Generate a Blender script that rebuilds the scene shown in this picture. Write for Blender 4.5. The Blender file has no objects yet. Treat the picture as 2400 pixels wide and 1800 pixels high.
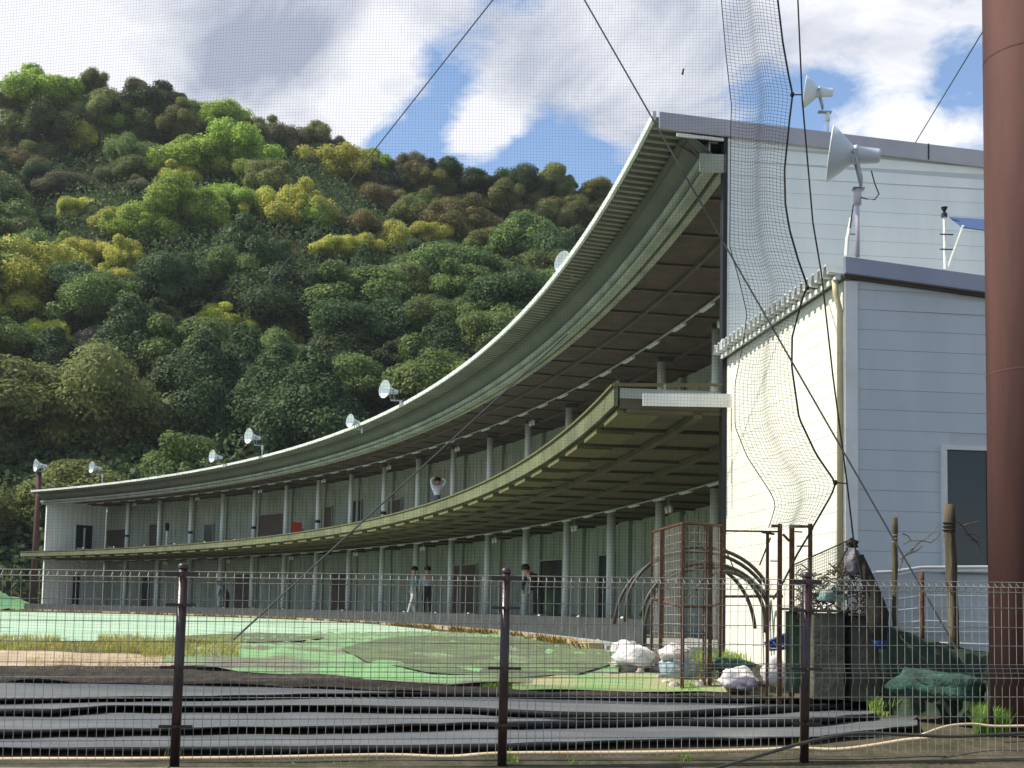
import bpy, math, random
import numpy as np
from mathutils import Vector, Matrix
random.seed(7); np.random.seed(7)
C = bpy.context.scene.collection

# ------------------------------------------------------------------ camera
F_PX, ROLL, PITCH, PY = 2700.0, 0.020, 0.0738455, 1235.25
cd = bpy.data.cameras.new("camera"); cam = bpy.data.objects.new("camera", cd); C.objects.link(cam)
cd.sensor_width = 36; cd.lens = F_PX / 2400 * 36; cd.shift_y = (PY - 900) / 2400
cd.clip_start = 0.1; cd.clip_end = 5000
cam.matrix_world = Matrix.Rotation(math.pi / 2 + PITCH, 4, 'X') @ Matrix.Rotation(ROLL, 4, 'Z')
bpy.context.scene.camera = cam

# ------------------------------------------------------------------ light
SUN_EL, SUN_AZ = math.radians(48), math.radians(183)      # azimuth from +x towards +y
sd = bpy.data.lights.new("sun", 'SUN'); sun = bpy.data.objects.new("sun", sd); C.objects.link(sun)
sdir = Vector((math.cos(SUN_EL) * math.cos(SUN_AZ), math.cos(SUN_EL) * math.sin(SUN_AZ), math.sin(SUN_EL)))
sun.rotation_euler = sdir.to_track_quat('Z', 'Y').to_euler()
sd.energy = 5.0; sd.angle = math.radians(0.5); sd.color = (1.0, 0.93, 0.80)
vs = bpy.context.scene.view_settings
vs.view_transform = 'Standard'; vs.look = 'None'; vs.exposure = 0.5; vs.gamma = 1.0; vs.use_curve_mapping = False

def ray(u, v):
    cr, sr = math.cos(ROLL), math.sin(ROLL)
    a = (u - 1200) * cr + (v - PY) * sr; b = -(u - 1200) * sr + (v - PY) * cr
    X, z = a / F_PX, -b / F_PX; c_, s_ = math.cos(PITCH), math.sin(PITCH)
    return Vector((X, c_ - s_ * z, s_ + c_ * z))
def at_y(u, v, Y):
    d = ray(u, v); return d * (Y / d.y)
def at_z(u, v, h):
    d = ray(u, v); return d * (h / d.z)
def uv_of(P):
    X, Y, Z = P; c, s = math.cos(PITCH), math.sin(PITCH)
    y = Y * c + Z * s; z = -Y * s + Z * c
    a = X * F_PX / y; b = -z * F_PX / y; cr, sr = math.cos(ROLL), math.sin(ROLL)
    return 1200 + a * cr - b * sr, PY + a * sr + b * cr

# ------------------------------------------------------------------ sky
W = bpy.data.worlds.new("World"); bpy.context.scene.world = W; W.use_nodes = True
nt = W.node_tree; nt.nodes.clear(); L = nt.links.new
def N(t, **k):
    n = nt.nodes.new(t)
    for a, b in k.items(): setattr(n, a, b)
    return n
def M(op, a, b=None, c=None, clamp=False):
    n = N('ShaderNodeMath', operation=op); n.use_clamp = clamp
    for i, x in enumerate((a, b, c)):
        if x is None: continue
        if isinstance(x, (int, float)): n.inputs[i].default_value = x
        else: L(x, n.inputs[i])
    return n.outputs[0]
sky = N('ShaderNodeTexSky', sky_type='NISHITA', sun_disc=False)
sky.sun_elevation = SUN_EL; sky.sun_rotation = math.radians(90) - SUN_AZ; sky.air_density = 1.0; sky.dust_density = 0.3; sky.ozone_density = 2.0
tc = N('ShaderNodeTexCoord')
sep = N('ShaderNodeSeparateXYZ'); L(tc.outputs['Generated'], sep.inputs[0])
zz = M('ADD', M('MAXIMUM', sep.outputs[2], 0.0), 0.22)
cx_ = M('DIVIDE', sep.outputs[0], zz); cy_ = M('DIVIDE', sep.outputs[1], zz)
comb = N('ShaderNodeCombineXYZ'); L(cx_, comb.inputs[0]); L(cy_, comb.inputs[1])
def noise(scale, det, rough, off):
    mp = N('ShaderNodeMapping'); mp.inputs['Location'].default_value = off; L(comb.outputs[0], mp.inputs[0])
    n = N('ShaderNodeTexNoise'); n.inputs['Scale'].default_value = scale; n.inputs['Detail'].default_value = det; n.inputs['Roughness'].default_value = rough
    n.inputs['Distortion'].default_value = 0.35
    L(mp.outputs[0], n.inputs['Vector']); return n.outputs[0]
cov = noise(2.6, 10, 0.60, (3.1, 1.7, 0)); shade = noise(4.2, 9, 0.60, (7.7, 2.2, 0)); wisp = noise(11, 9, 0.66, (1.2, 5.0, 0))
# cloud masses and gaps: (pixel, angular radius, cover amount, brightness amount)
blobs = [((60, 70), .12, .35, .7), ((350, 150), .10, .3, -.1), ((700, 120), .11, .32, -.45), ((1000, 60), .05, .2, .5), ((620, 60), .06, .2, -.2),
         ((1000, 230), .05, -.28, 0), ((960, 320), .045, -.32, 0), ((1080, 150), .035, -.25, 0), ((1300, 385), .06, -.42, 0), ((1180, 395), .05, -.3, 0),
         ((1090, 330), .032, .50, .9), ((1150, 305), .026, .50, .8), ((1420, 90), .05, .35, .9), ((1230, 180), .05, .2, -.35), ((1580, 160), .07, .3, -.45),
         ((1620, 60), .05, .2, .1), ((1950, 60), .08, .28, .15), ((1990, 220), .03, -.40, 0), ((1900, 240), .028, -.38, 0), ((1780, 210), .035, -.42, 0), ((2110, 270), .04, .3, .9),
         ((2230, 170), .028, -.33, 0), ((1960, 270), .02, .3, .8), ((850, 230), .05, .25, .6), ((780, 320), .05, .2, .5), ((880, 50), .03, .1, .6), ((900, 345), .02, -.3, 0)]
bc = None; bb = None
for (pu, pv), wd, am, br in blobs:
    d = ray(pu, pv).normalized()
    vm = N('ShaderNodeVectorMath', operation='DOT_PRODUCT'); L(tc.outputs['Generated'], vm.inputs[0]); vm.inputs[1].default_value = d
    g = M('POWER', 2.718, M('MULTIPLY', M('SUBTRACT', 1.0, vm.outputs['Value']), -2.0 / (wd * wd)))
    t = M('MULTIPLY', g, am); bc = t if bc is None else M('ADD', bc, t)
    if br:
        t = M('MULTIPLY', g, br); bb = t if bb is None else M('ADD', bb, t)
tot = M('ADD', M('ADD', M('MULTIPLY', cov, 1.0), M('MULTIPLY', M('SUBTRACT', wisp, 0.25), 0.80)), bc)
fac = M('MULTIPLY', M('SUBTRACT', tot, 0.605), 3.8, clamp=True)
br_ = M('ADD', M('ADD', M('MULTIPLY', M('SUBTRACT', shade, 0.475), 3.4), 0.50), M('MULTIPLY', bb, 0.75), clamp=True)
mixc = N('ShaderNodeMix', data_type='RGBA'); L(br_, mixc.inputs['Factor'])
mixc.inputs[6].default_value = (0.33, 0.37, 0.47, 1); mixc.inputs[7].default_value = (0.76, 0.77, 0.81, 1)
skys = N('ShaderNodeVectorMath', operation='SCALE'); L(sky.outputs[0], skys.inputs[0]); skys.inputs['Scale'].default_value = 0.10
bg1 = N('ShaderNodeBackground'); L(sky.outputs[0], bg1.inputs[0]); bg1.inputs[1].default_value = 0.15
bg2 = N('ShaderNodeBackground'); L(mixc.outputs[2], bg2.inputs[0]); bg2.inputs[1].default_value = 0.95
ms = N('ShaderNodeMixShader'); L(fac, ms.inputs[0]); L(bg1.outputs[0], ms.inputs[1]); L(bg2.outputs[0], ms.inputs[2])
out = N('ShaderNodeOutputWorld'); L(ms.outputs[0], out.inputs[0])

# ------------------------------------------------------------------ materials
def mat(name, c1, c2=None, scale=3.0, rough=0.7, metal=0.0, bump=0.0, bscale=None, spec=0.3, trans=0.0, vary=0.0, stretch=None, lo=.35, hi=.65):
    m = bpy.data.materials.new(name); m.use_nodes = True; t = m.node_tree; t.nodes.clear()
    o = t.nodes.new('ShaderNodeOutputMaterial'); b = t.nodes.new('ShaderNodeBsdfPrincipled')
    b.inputs['Roughness'].default_value = rough; b.inputs['Metallic'].default_value = metal
    b.inputs['Specular IOR Level'].default_value = spec
    g = t.nodes.new('ShaderNodeNewGeometry'); src = g.outputs['Position']
    if stretch:
        mp = t.nodes.new('ShaderNodeMapping'); mp.inputs['Scale'].default_value = stretch; t.links.new(src, mp.inputs[0]); src = mp.outputs[0]
    col = None
    if c2 is not None:
        n = t.nodes.new('ShaderNodeTexNoise'); n.inputs['Scale'].default_value = scale; n.inputs['Detail'].default_value = 6; n.inputs['Roughness'].default_value = .6
        t.links.new(src, n.inputs['Vector'])
        r = t.nodes.new('ShaderNodeMapRange'); r.inputs[1].default_value = lo; r.inputs[2].default_value = hi; t.links.new(n.outputs[0], r.inputs[0])
        x = t.nodes.new('ShaderNodeMix'); x.data_type = 'RGBA'; x.inputs[6].default_value = (*c1, 1); x.inputs[7].default_value = (*c2, 1)
        t.links.new(r.outputs[0], x.inputs['Factor']); col = x.outputs[2]
    if vary:
        oi = t.nodes.new('ShaderNodeObjectInfo'); hs = t.nodes.new('ShaderNodeHueSaturation')
        mr = t.nodes.new('ShaderNodeMapRange'); mr.inputs[3].default_value = 1 - vary; mr.inputs[4].default_value = 1 + vary
        t.links.new(oi.outputs['Random'], mr.inputs[0]); t.links.new(mr.outputs[0], hs.inputs['Value'])
        mh = t.nodes.new('ShaderNodeMath'); mh.operation = 'MULTIPLY_ADD'; t.links.new(oi.outputs['Random'], mh.inputs[0]); mh.inputs[1].default_value = .04 * vary / .25; mh.inputs[2].default_value = .5 - .02 * vary / .25
        t.links.new(mh.outputs[0], hs.inputs['Hue'])
        if col is None: hs.inputs['Color'].default_value = (*c1, 1)
        else: t.links.new(col, hs.inputs['Color'])
        col = hs.outputs[0]
    if col is None: b.inputs['Base Color'].default_value = (*c1, 1)
    else: t.links.new(col, b.inputs['Base Color'])
    if bump:
        n2 = t.nodes.new('ShaderNodeTexNoise'); n2.inputs['Scale'].default_value = bscale or scale * 4; n2.inputs['Detail'].default_value = 5
        t.links.new(src, n2.inputs['Vector']); bp = t.nodes.new('ShaderNodeBump'); bp.inputs['Strength'].default_value = bump; bp.inputs['Distance'].default_value = .03
        t.links.new(n2.outputs[0], bp.inputs['Height']); t.links.new(bp.outputs[0], b.inputs['Normal'])
    if trans:
        tr = t.nodes.new('ShaderNodeBsdfTranslucent')
        if col is None: tr.inputs[0].default_value = (*c1, 1)
        else: t.links.new(col, tr.inputs[0])
        mx = t.nodes.new('ShaderNodeMixShader'); mx.inputs[0].default_value = trans
        t.links.new(b.outputs[0], mx.inputs[1]); t.links.new(tr.outputs[0], mx.inputs[2]); t.links.new(mx.outputs[0], o.inputs[0])
    else: t.links.new(b.outputs[0], o.inputs[0])
    return m

WALLC = dict(rough=.55, spec=.25)
MT = dict(
    siding=mat('siding_paint', (.78, .80, .77), (.62, .66, .64), 1.3, stretch=(1.2, 1.2, .25), lo=.42, hi=.85, vary=.02, bump=.05, bscale=3, **WALLC),
    siding_lit=mat('siding_paint_sunlit', (.74, .73, .62), (.65, .66, .57), 1.3, stretch=(1.2, 1.2, .25), vary=.02, bump=.05, bscale=3, **WALLC),  # sunlit copy of the siding: warm sun tone put into the colour
    backing=mat('wall_joint', (.52, .55, .55), rough=.8),
    siding_sh=mat('siding_paint_shaded', (.60, .645, .655), (.46, .515, .53), 1.3, stretch=(1.2, 1.2, .25), lo=.42, hi=.85, vary=.02, bump=.05, bscale=3, **WALLC),  # shaded copy of the siding: cooler, darker shade put into the colour
    trim=mat('purple_grey_trim', (.42, .405, .425), (.36, .345, .375), 2.0, rough=.5),
    trim2=mat('blue_grey_trim', (.36, .385, .46), (.31, .335, .41), 2.0, rough=.5),
    white=mat('white_paint', (.78, .79, .76), (.66, .67, .64), 4, rough=.45),
    creampipe=mat('cream_downpipe', (.55, .49, .28), (.45, .40, .24), 6, rough=.5),
    roofu=mat('galvanised_green', (.22, .225, .175), (.155, .16, .125), 1.5, rough=.6, bump=.1),
    roofe=mat('roof_edge', (.70, .71, .68), (.5, .55, .5), 3, rough=.45),
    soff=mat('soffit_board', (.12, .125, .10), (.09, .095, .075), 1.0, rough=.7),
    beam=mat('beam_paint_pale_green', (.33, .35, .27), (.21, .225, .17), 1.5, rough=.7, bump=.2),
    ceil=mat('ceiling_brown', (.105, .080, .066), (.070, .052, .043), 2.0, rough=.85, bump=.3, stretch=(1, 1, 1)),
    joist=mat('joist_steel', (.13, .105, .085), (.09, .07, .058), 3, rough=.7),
    conduit=mat('conduit', (.42, .44, .38), rough=.5),
    column=mat('column_paint', (.78, .83, .81), (.66, .73, .71), 2.5, rough=.55, stretch=(1, 1, .3)),
    deckgreen=mat('green_apron', (.15, .165, .085), (.09, .10, .055), 1.4, rough=.85, bump=.3, bscale=20),
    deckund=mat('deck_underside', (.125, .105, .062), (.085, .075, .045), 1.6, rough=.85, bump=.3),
    deckedge=mat('deck_edge', (.13, .12, .05), rough=.8),
    floor=mat('concrete_floor', (.36, .38, .35), (.28, .30, .28), 1.5, rough=.8),
    bwall=mat('back_wall_green', (.36, .40, .335), (.28, .325, .265), 1.2, rough=.7, vary=.10),
    bpil=mat('wall_pilaster', (.32, .36, .30), rough=.7),
    doorb=mat('brown_door', (.10, .07, .055), (.07, .05, .042), 3, rough=.5),
    dark=mat('dark_glass', (.012, .02, .028), rough=.12, spec=.5),
    black=mat('black_plastic', (.02, .02, .022), rough=.5),
    parapet=mat('dark_mat', (.055, .062, .060), (.030, .036, .036), 6, rough=.8, bump=.3),
    curb=mat('mossy_curb', (.50, .40, .26), (.28, .19, .06), 3.5, rough=.9, bump=.5, bscale=18),
    post=mat('fence_post_brown', (.035, .018, .018), (.025, .013, .013), 10, rough=.35, spec=.45),
    wire=mat('fence_wire', (.30, .28, .24), (.20, .185, .16), 8, rough=.5, metal=.2),
    net=mat('net_cord', (.04, .045, .045), rough=.9),
    netstrip=mat('net_cord_dark', (.085, .092, .095), rough=.9),
    rope=mat('dark_rope', (.018, .018, .016), (.04, .035, .025), 30, rough=.9, bump=.5),
    cable=mat('steel_cable', (.05, .055, .055), rough=.6),
    pole=mat('red_oxide_paint', (.105, .050, .042), (.060, .030, .027), 2.6, rough=.8, spec=.2, bump=.12, bscale=9, stretch=(1, 1, .14)),
    rust=mat('rusty_iron', (.14, .06, .028), (.06, .032, .022), 14, rough=.9, bump=.4, bscale=50),
    hose=mat('black_pipe', (.035, .035, .03), (.05, .048, .035), 8, rough=.45),
    wood=mat('weathered_wood', (.15, .12, .075), (.06, .05, .03), 9, rough=.95, bump=.7, bscale=30, stretch=(1, 1, .15)),
    sack=mat('white_sack', (.80, .78, .76), (.50, .46, .46), 7, rough=.85, bump=.9, bscale=14),
    rockm=mat('pale_rubble', (.55, .49, .43), (.33, .28, .24), 9, rough=.95, bump=.6, bscale=20),
    bluebag=mat('pale_blue_plastic', (.36, .45, .50), (.24, .31, .35), 8, rough=.5, bump=.6, bscale=16),
    blue=mat('blue_plastic', (.02, .09, .36), (.015, .05, .20), 8, rough=.4),
    tarp=mat('green_tarp', (.035, .062, .036), (.016, .03, .018), 3, rough=.75, bump=.6, bscale=9),
    gnet=mat('green_netting', (.04, .11, .08), (.012, .03, .022), 7, rough=.9, bump=.8, bscale=25),
    block=mat('mossy_concrete', (.10, .095, .07), (.05, .055, .035), 5, rough=.95, bump=.7, bscale=22),
    turf=mat('mint_turf', (.40, .54, .40), (.29, .42, .28), .9, rough=.95, spec=.05, bump=.2, bscale=30),
    turf2=mat('yellowed_turf', (.20, .31, .13), (.33, .30, .17), 1.6, rough=.95, spec=.05, bump=.3, bscale=30, stretch=(1, 2.2, 1), lo=.4, hi=.6),
    gnlay=mat('net_covered_ground', (.20, .37, .17), (.17, .16, .12), 1.15, rough=.95, spec=.05, bump=.6, bscale=22, stretch=(.7, 1.8, 1), lo=.42, hi=.60),
    dnet=mat('dark_net_on_ground', (.115, .12, .085), (.17, .23, .12), 2.2, rough=.95, spec=.05, bump=.8, bscale=30, stretch=(.8, 2.2, 1)),
    sand=mat('bare_sand', (.46, .36, .26), (.33, .25, .17), 3, rough=.95, spec=.05, bump=.5, bscale=20),
    soil=mat('dark_soil', (.10, .085, .06), (.05, .05, .03), 4, rough=1, spec=.05, bump=.8, bscale=18),
    bank=mat('bank_netting', (.075, .065, .05), (.035, .03, .028), 9, rough=1, spec=.05, bump=.8, bscale=40),
    sheet=mat('black_sheet', (.145, .155, .16), (.10, .11, .117), 2.2, rough=.40, spec=.5, bump=.8, bscale=4, stretch=(.35, 2.2, 1)),  # sky glare on black plastic put into the grey base colour
    shade_edge=mat('painted_step_shade', (.018, .019, .021), (.012, .013, .014), 5, rough=.6, spec=.2, bump=.3),  # near-black colour stands in for the shaded step faces between sheets
    kerb=mat('kerb_concrete', (.20, .18, .15), (.11, .10, .08), 5, rough=.95, bump=.5, bscale=25),
    road=mat('asphalt', (.055, .055, .055), (.04, .04, .04), 8, rough=.9, bump=.3, bscale=60),
    pvc=mat('cream_pvc_pipe', (.66, .54, .36), (.55, .42, .26), 4, rough=.5),
    hillm=mat('forest_floor', (.035, .04, .018), (.05, .04, .022), .3, rough=1, spec=.02, bump=.6),
    trunk=mat('tree_bark', (.10, .08, .055), (.06, .045, .035), 3, rough=.95),
    grass=mat('fresh_grass', (.17, .33, .05), (.28, .38, .08), 3, rough=.9, spec=.1, trans=.35),
    drygrass=mat('dry_grass', (.48, .50, .13), (.38, .32, .11), 2.5, rough=.9, spec=.1, trans=.3),
    rustgrass=mat('rusty_dry_weed', (.26, .17, .035), (.15, .12, .03), 2.5, rough=.9, spec=.1, trans=.2),
    lamp=mat('lamp_enamel', (.60, .66, .70), (.58, .64, .66), 6, rough=.35, spec=.4),
    lampin=mat('reflector_inside', (.80, .84, .86), rough=.3, metal=.3),
    steelg=mat('galvanised_steel', (.36, .38, .39), (.28, .29, .29), 12, rough=.4, metal=.6),
    pinkpost=mat('pale_mauve_post', (.62, .57, .65), rough=.6),
    awn=mat('blue_awning', (.06, .10, .22), rough=.7),
    skin=mat('skin', (.42, .25, .17), rough=.6), hair=mat('dark_hair', (.02, .015, .012), rough=.6),
    shirtw=mat('white_shirt', (.72, .76, .84), rough=.8), trou=mat('blue_grey_trousers', (.10, .14, .20), rough=.8),
    shirtg=mat('grey_green_shirt', (.18, .26, .25), rough=.8), trouL=mat('pale_trousers', (.38, .42, .42), rough=.8),
    jacket=mat('light_grey_top', (.34, .36, .38), rough=.8), blackcl=mat('black_clothes', (.02, .022, .024), rough=.8),
    red=mat('red_plastic', (.40, .03, .02), rough=.5),
)
LEAF = dict(
    gold=mat('leaf_gold', (.64, .60, .12), (.30, .34, .08), .55, rough=.6, spec=.15, trans=.42, vary=.14),
    lime=mat('leaf_lime', (.44, .56, .10), (.19, .29, .06), .55, rough=.6, spec=.15, trans=.42, vary=.14),
    bright=mat('leaf_bright_yellow_green', (.68, .68, .13), (.42, .47, .09), .6, rough=.6, spec=.15, trans=.42, vary=.08),
    mid=mat('leaf_mid_green', (.20, .27, .075), (.095, .135, .05), .5, rough=.6, spec=.15, trans=.38, vary=.22),
    dark=mat('leaf_dark_green', (.095, .145, .052), (.048, .078, .034), .5, rough=.6, spec=.15, trans=.35, vary=.22),
    olive=mat('leaf_olive', (.27, .29, .095), (.14, .165, .06), .5, rough=.6, spec=.12, trans=.38, vary=.2),
    russet=mat('leaf_russet', (.28, .22, .09), (.16, .17, .065), .5, rough=.7, spec=.1, trans=.35, vary=.15),
    pale=mat('leaf_pale', (.32, .34, .14), (.19, .22, .09), .5, rough=.7, spec=.1, trans=.38, vary=.1),
    grey=mat('leaf_grey_brown', (.22, .20, .12), (.12, .13, .07), .5, rough=.8, spec=.1, trans=.3, vary=.15),
    pink=mat('leaf_pink_blossom', (.48, .40, .40), (.16, .17, .09), .9, rough=.8, spec=.1, trans=.25, vary=.1),
)

# ------------------------------------------------------------------ helpers
class MB:
    def __init__(s): s.v = []; s.f = []; s.mi = []
    def add(s, vs_, fs, mi=0):
        n = len(s.v); s.v += [tuple(p) for p in vs_]; s.f += [tuple(i + n for i in f) for f in fs]; s.mi += [mi] * len(fs)
    def hexa(s, p, mi=0):   # 8 points: bottom 4 ccw, top 4
        s.add(p, [(3, 2, 1, 0), (4, 5, 6, 7), (0, 1, 5, 4), (1, 2, 6, 5), (2, 3, 7, 6), (3, 0, 4, 7)], mi)
    def box(s, x0, x1, y0, y1, z0, z1, mi=0):
        s.hexa([(x0, y0, z0), (x1, y0, z0), (x1, y1, z0), (x0, y1, z0), (x0, y0, z1), (x1, y0, z1), (x1, y1, z1), (x0, y1, z1)], mi)
    def wedge(s, r0, r1, a0, a1, z0, z1, n=3, z0b=None, z1b=None):   # arc block, z at r0 / r1
        z0b = z0 if z0b is None else z0b; z1b = z1 if z1b is None else z1b
        for k in range(n):
            b0 = a0 + (a1 - a0) * k / n; b1 = a0 + (a1 - a0) * (k + 1) / n
            c0, s0, c1, s1 = math.cos(b0), math.sin(b0), math.cos(b1), math.sin(b1)
            s.hexa([(r0 * c0, r0 * s0, z0), (r1 * c0, r1 * s0, z0b), (r1 * c1, r1 * s1, z0b), (r0 * c1, r0 * s1, z0),
                    (r0 * c0, r0 * s0, z1), (r1 * c0, r1 * s0, z1b), (r1 * c1, r1 * s1, z1b), (r0 * c1, r0 * s1, z1)])
    def tube(s, pts, r, n=6, cap=True, mi=0):
        pts = [Vector(p) for p in pts]; rr = r if isinstance(r, (list, tuple)) else [r] * len(pts)
        base = len(s.v); up = None
        for i, p in enumerate(pts):
            t = (pts[min(i + 1, len(pts) - 1)] - pts[max(i - 1, 0)]).normalized()
            if up is None:
                up = Vector((0, 0, 1)) if abs(t.z) < .9 else Vector((1, 0, 0))
            a = t.cross(up).normalized(); b = t.cross(a).normalized(); up = -b if False else b.cross(t).cross(t) * -1 if False else up
            for k in range(n):
                an = 2 * math.pi * k / n; s.v.append(tuple(p + a * math.cos(an) * rr[i] + b * math.sin(an) * rr[i]))
        for i in range(len(pts) - 1):
            for k in range(n):
                k2 = (k + 1) % n; s.f.append((base + i * n + k, base + i * n + k2, base + (i + 1) * n + k2, base + (i + 1) * n + k)); s.mi.append(mi)
        if cap:
            s.f.append(tuple(base + k for k in range(n))[::-1]); s.f.append(tuple(base + (len(pts) - 1) * n + k for k in range(n))); s.mi += [mi, mi]
    def lathe(s, prof, n=20, M4=None, mi=0):   # profile (x, r) around x axis
        base = len(s.v)
        for x, r in prof:
            for k in range(n):
                an = 2 * math.pi * k / n; p = Vector((x, r * math.cos(an), r * math.sin(an)))
                s.v.append(tuple(M4 @ p if M4 else p))
        for i in range(len(prof) - 1):
            for k in range(n):
                k2 = (k + 1) % n; s.f.append((base + i * n + k, base + i * n + k2, base + (i + 1) * n + k2, base + (i + 1) * n + k)); s.mi.append(mi)
    def mesh(s, name, mats, smooth=False):
        me = bpy.data.meshes.new(name); me.from_pydata(s.v, [], s.f)
        for m in (mats if isinstance(mats, (list, tuple)) else [mats]): me.materials.append(m)
        if isinstance(mats, (list, tuple)) and len(mats) > 1: me.polygons.foreach_set('material_index', s.mi)
        if smooth: me.polygons.foreach_set('use_smooth', [True] * len(me.polygons))
        me.update(); return me
    def build(s, name, mats, parent=None, smooth=False, origin=None):
        if origin is None and parent is not None: origin = Vector(parent.get('_o', (0, 0, 0)))
        if origin is not None:
            o = Vector(origin); s.v = [(x - o.x, y - o.y, z - o.z) for x, y, z in s.v]
        ob = bpy.data.objects.new(name, s.mesh(name, mats, smooth)); C.objects.link(ob)
        if parent is not None: ob.parent = parent
        elif origin is not None: ob.location = origin
        return ob
ROOTS = []
def tag(o, label=None, cat=None, group=None, kind=None):
    if label: o['label'] = label
    if cat: o['category'] = cat
    if group: o['group'] = group
    if kind: o['kind'] = kind
    return o
def thing(name, loc, label, cat, group=None):
    e = bpy.data.objects.new(name, None); C.objects.link(e); e.location = loc; e.empty_display_size = .2
    e['_o'] = tuple(loc); ROOTS.append(e); return tag(e, label, cat, group)
def inst(name, me, parent, loc, rz):
    o = bpy.data.objects.new(name, me); C.objects.link(o); o.parent = parent; o.location = loc; o.rotation_euler[2] = rz; return o
def copy_tree(o, parent=None):
    c = o.copy(); C.objects.link(c)
    if parent is not None: c.parent = parent
    for ch in list(o.children): copy_tree(ch, c)
    return c
def lerp(tab, x):
    if x <= tab[0][0]: return tab[0][1]
    for (a, b), (c, d) in zip(tab, tab[1:]):
        if x <= c: return b + (d - b) * (x - a) / (c - a)
    return tab[-1][1]

# ------------------------------------------------------------------ terrain
PROF = [(6.7, -.985), (7.3, -.97), (8.1, -.87), (9.4, -.79), (10.8, -.74), (11.5, -.60), (12.1, -.50), (13.8, -.44), (20, -.42), (47, -.40), (5000, -.40)]
def gz(x, y): return lerp(PROF, y) + .012 * math.sin(x * 1.7 + y) * (1 if y > 10 else .3)
def ghit(u, v, lift=0.0):
    d = ray(u, v); Y = 9.0
    lo_, hi_ = 6.8, 400.0
    for _ in range(50):
        mdl = (lo_ + hi_) / 2; z = d.z / d.y * mdl
        if z > gz(d.x / d.y * mdl, mdl) + lift: lo_ = mdl
        else: hi_ = mdl
    P = d * (lo_ / d.y); P.z = gz(P.x, P.y) + lift; return P
# ridge seen from the road: elevation slope against azimuth x/y
RIDGE = [(-.9, .40), (-.445, .430), (-.36, .440), (-.27, .432), (-.18, .408), (-.11, .390), (-.02, .377), (.085, .362), (.3, .33), (.9, .25)]
Y0, Y1 = 82.0, 212.0
def hz(x, y):
    t = x / max(y, 1); top = (lerp(RIDGE, t)) * Y1 - 6.6
    y0 = Y0 + (10 if t > -.3 else 0) * 0
    s = (y - y0) / (Y1 - y0)
    if s <= 0: return -.5 + s * 3
    if s <= 1: z = top * (s * .93 + .07 * s * s)
    else: z = top - (s - 1) * 55
    return z + (math.sin(x * .07 + 1) * math.cos(y * .05) * 3.0 + math.sin(x * .19 + y * .11) * 1.2) * min(1, s * 4) * (1 if s < 1 else .5)
def grid(xs, ys, fz):
    m = MB(); nx = len(xs)
    m.v = [(x, y, fz(x, y)) for y in ys for x in xs]
    m.f = [(j * nx + i, j * nx + i + 1, (j + 1) * nx + i + 1, (j + 1) * nx + i) for j in range(len(ys) - 1) for i in range(nx - 1)]
    m.mi = [0] * len(m.f); return m
xs = [-900, -400, -150, -80] + [x * 1.0 for x in range(-50, 40)] + [60, 120, 300, 900]
ys = [6.72 + .12 * i for i in range(60)] + [14 + i for i in range(0, 75, 2)] + [110, 200, 500, 1500]
g = grid(xs, ys, lambda x, y: gz(x, y) if y < 85 else -.6 - (y - 85) * .004).build('ground', MT['soil']); tag(g, 'dark bare soil between the fence and the building', kind='structure')
xs = [-420 + 9 * i for i in range(80)]; ys = [Y0 - 6 + 4 * i for i in range(60)] + [330, 420]
g = grid(xs, ys, hz).build('hill', MT['hillm'], smooth=True); tag(g, 'wooded hill rising behind the driving range', kind='structure')
m = MB(); m.add([(-120, -60, -1.5), (120, -60, -1.5), (120, 6.68, -1.5), (-120, 6.68, -1.5)], [(0, 1, 2, 3)])
tag(m.build('road', MT['road']), 'asphalt road in front of the fence', kind='structure')
kr = thing('retaining_kerb', (0, 6.7, -1.5), 'low concrete retaining kerb under the wire fence', 'kerb')
for i in range(-10, 10):
    m = MB(); x0, x1 = i * 2.0 + .006, i * 2.0 + 1.994
    yo = lambda x: 6.55 + .133 * x * .98
    m.hexa([(x0, yo(x0), -1.5), (x1, yo(x1), -1.5), (x1, yo(x1) + .62, -1.5), (x0, yo(x0) + .62, -1.5),
            (x0, yo(x0), -.965), (x1, yo(x1), -.965), (x1, yo(x1) + .62, -.955), (x0, yo(x0) + .62, -.955)])
    m.build('kerb_stone', MT['kerb'], kr)

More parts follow.
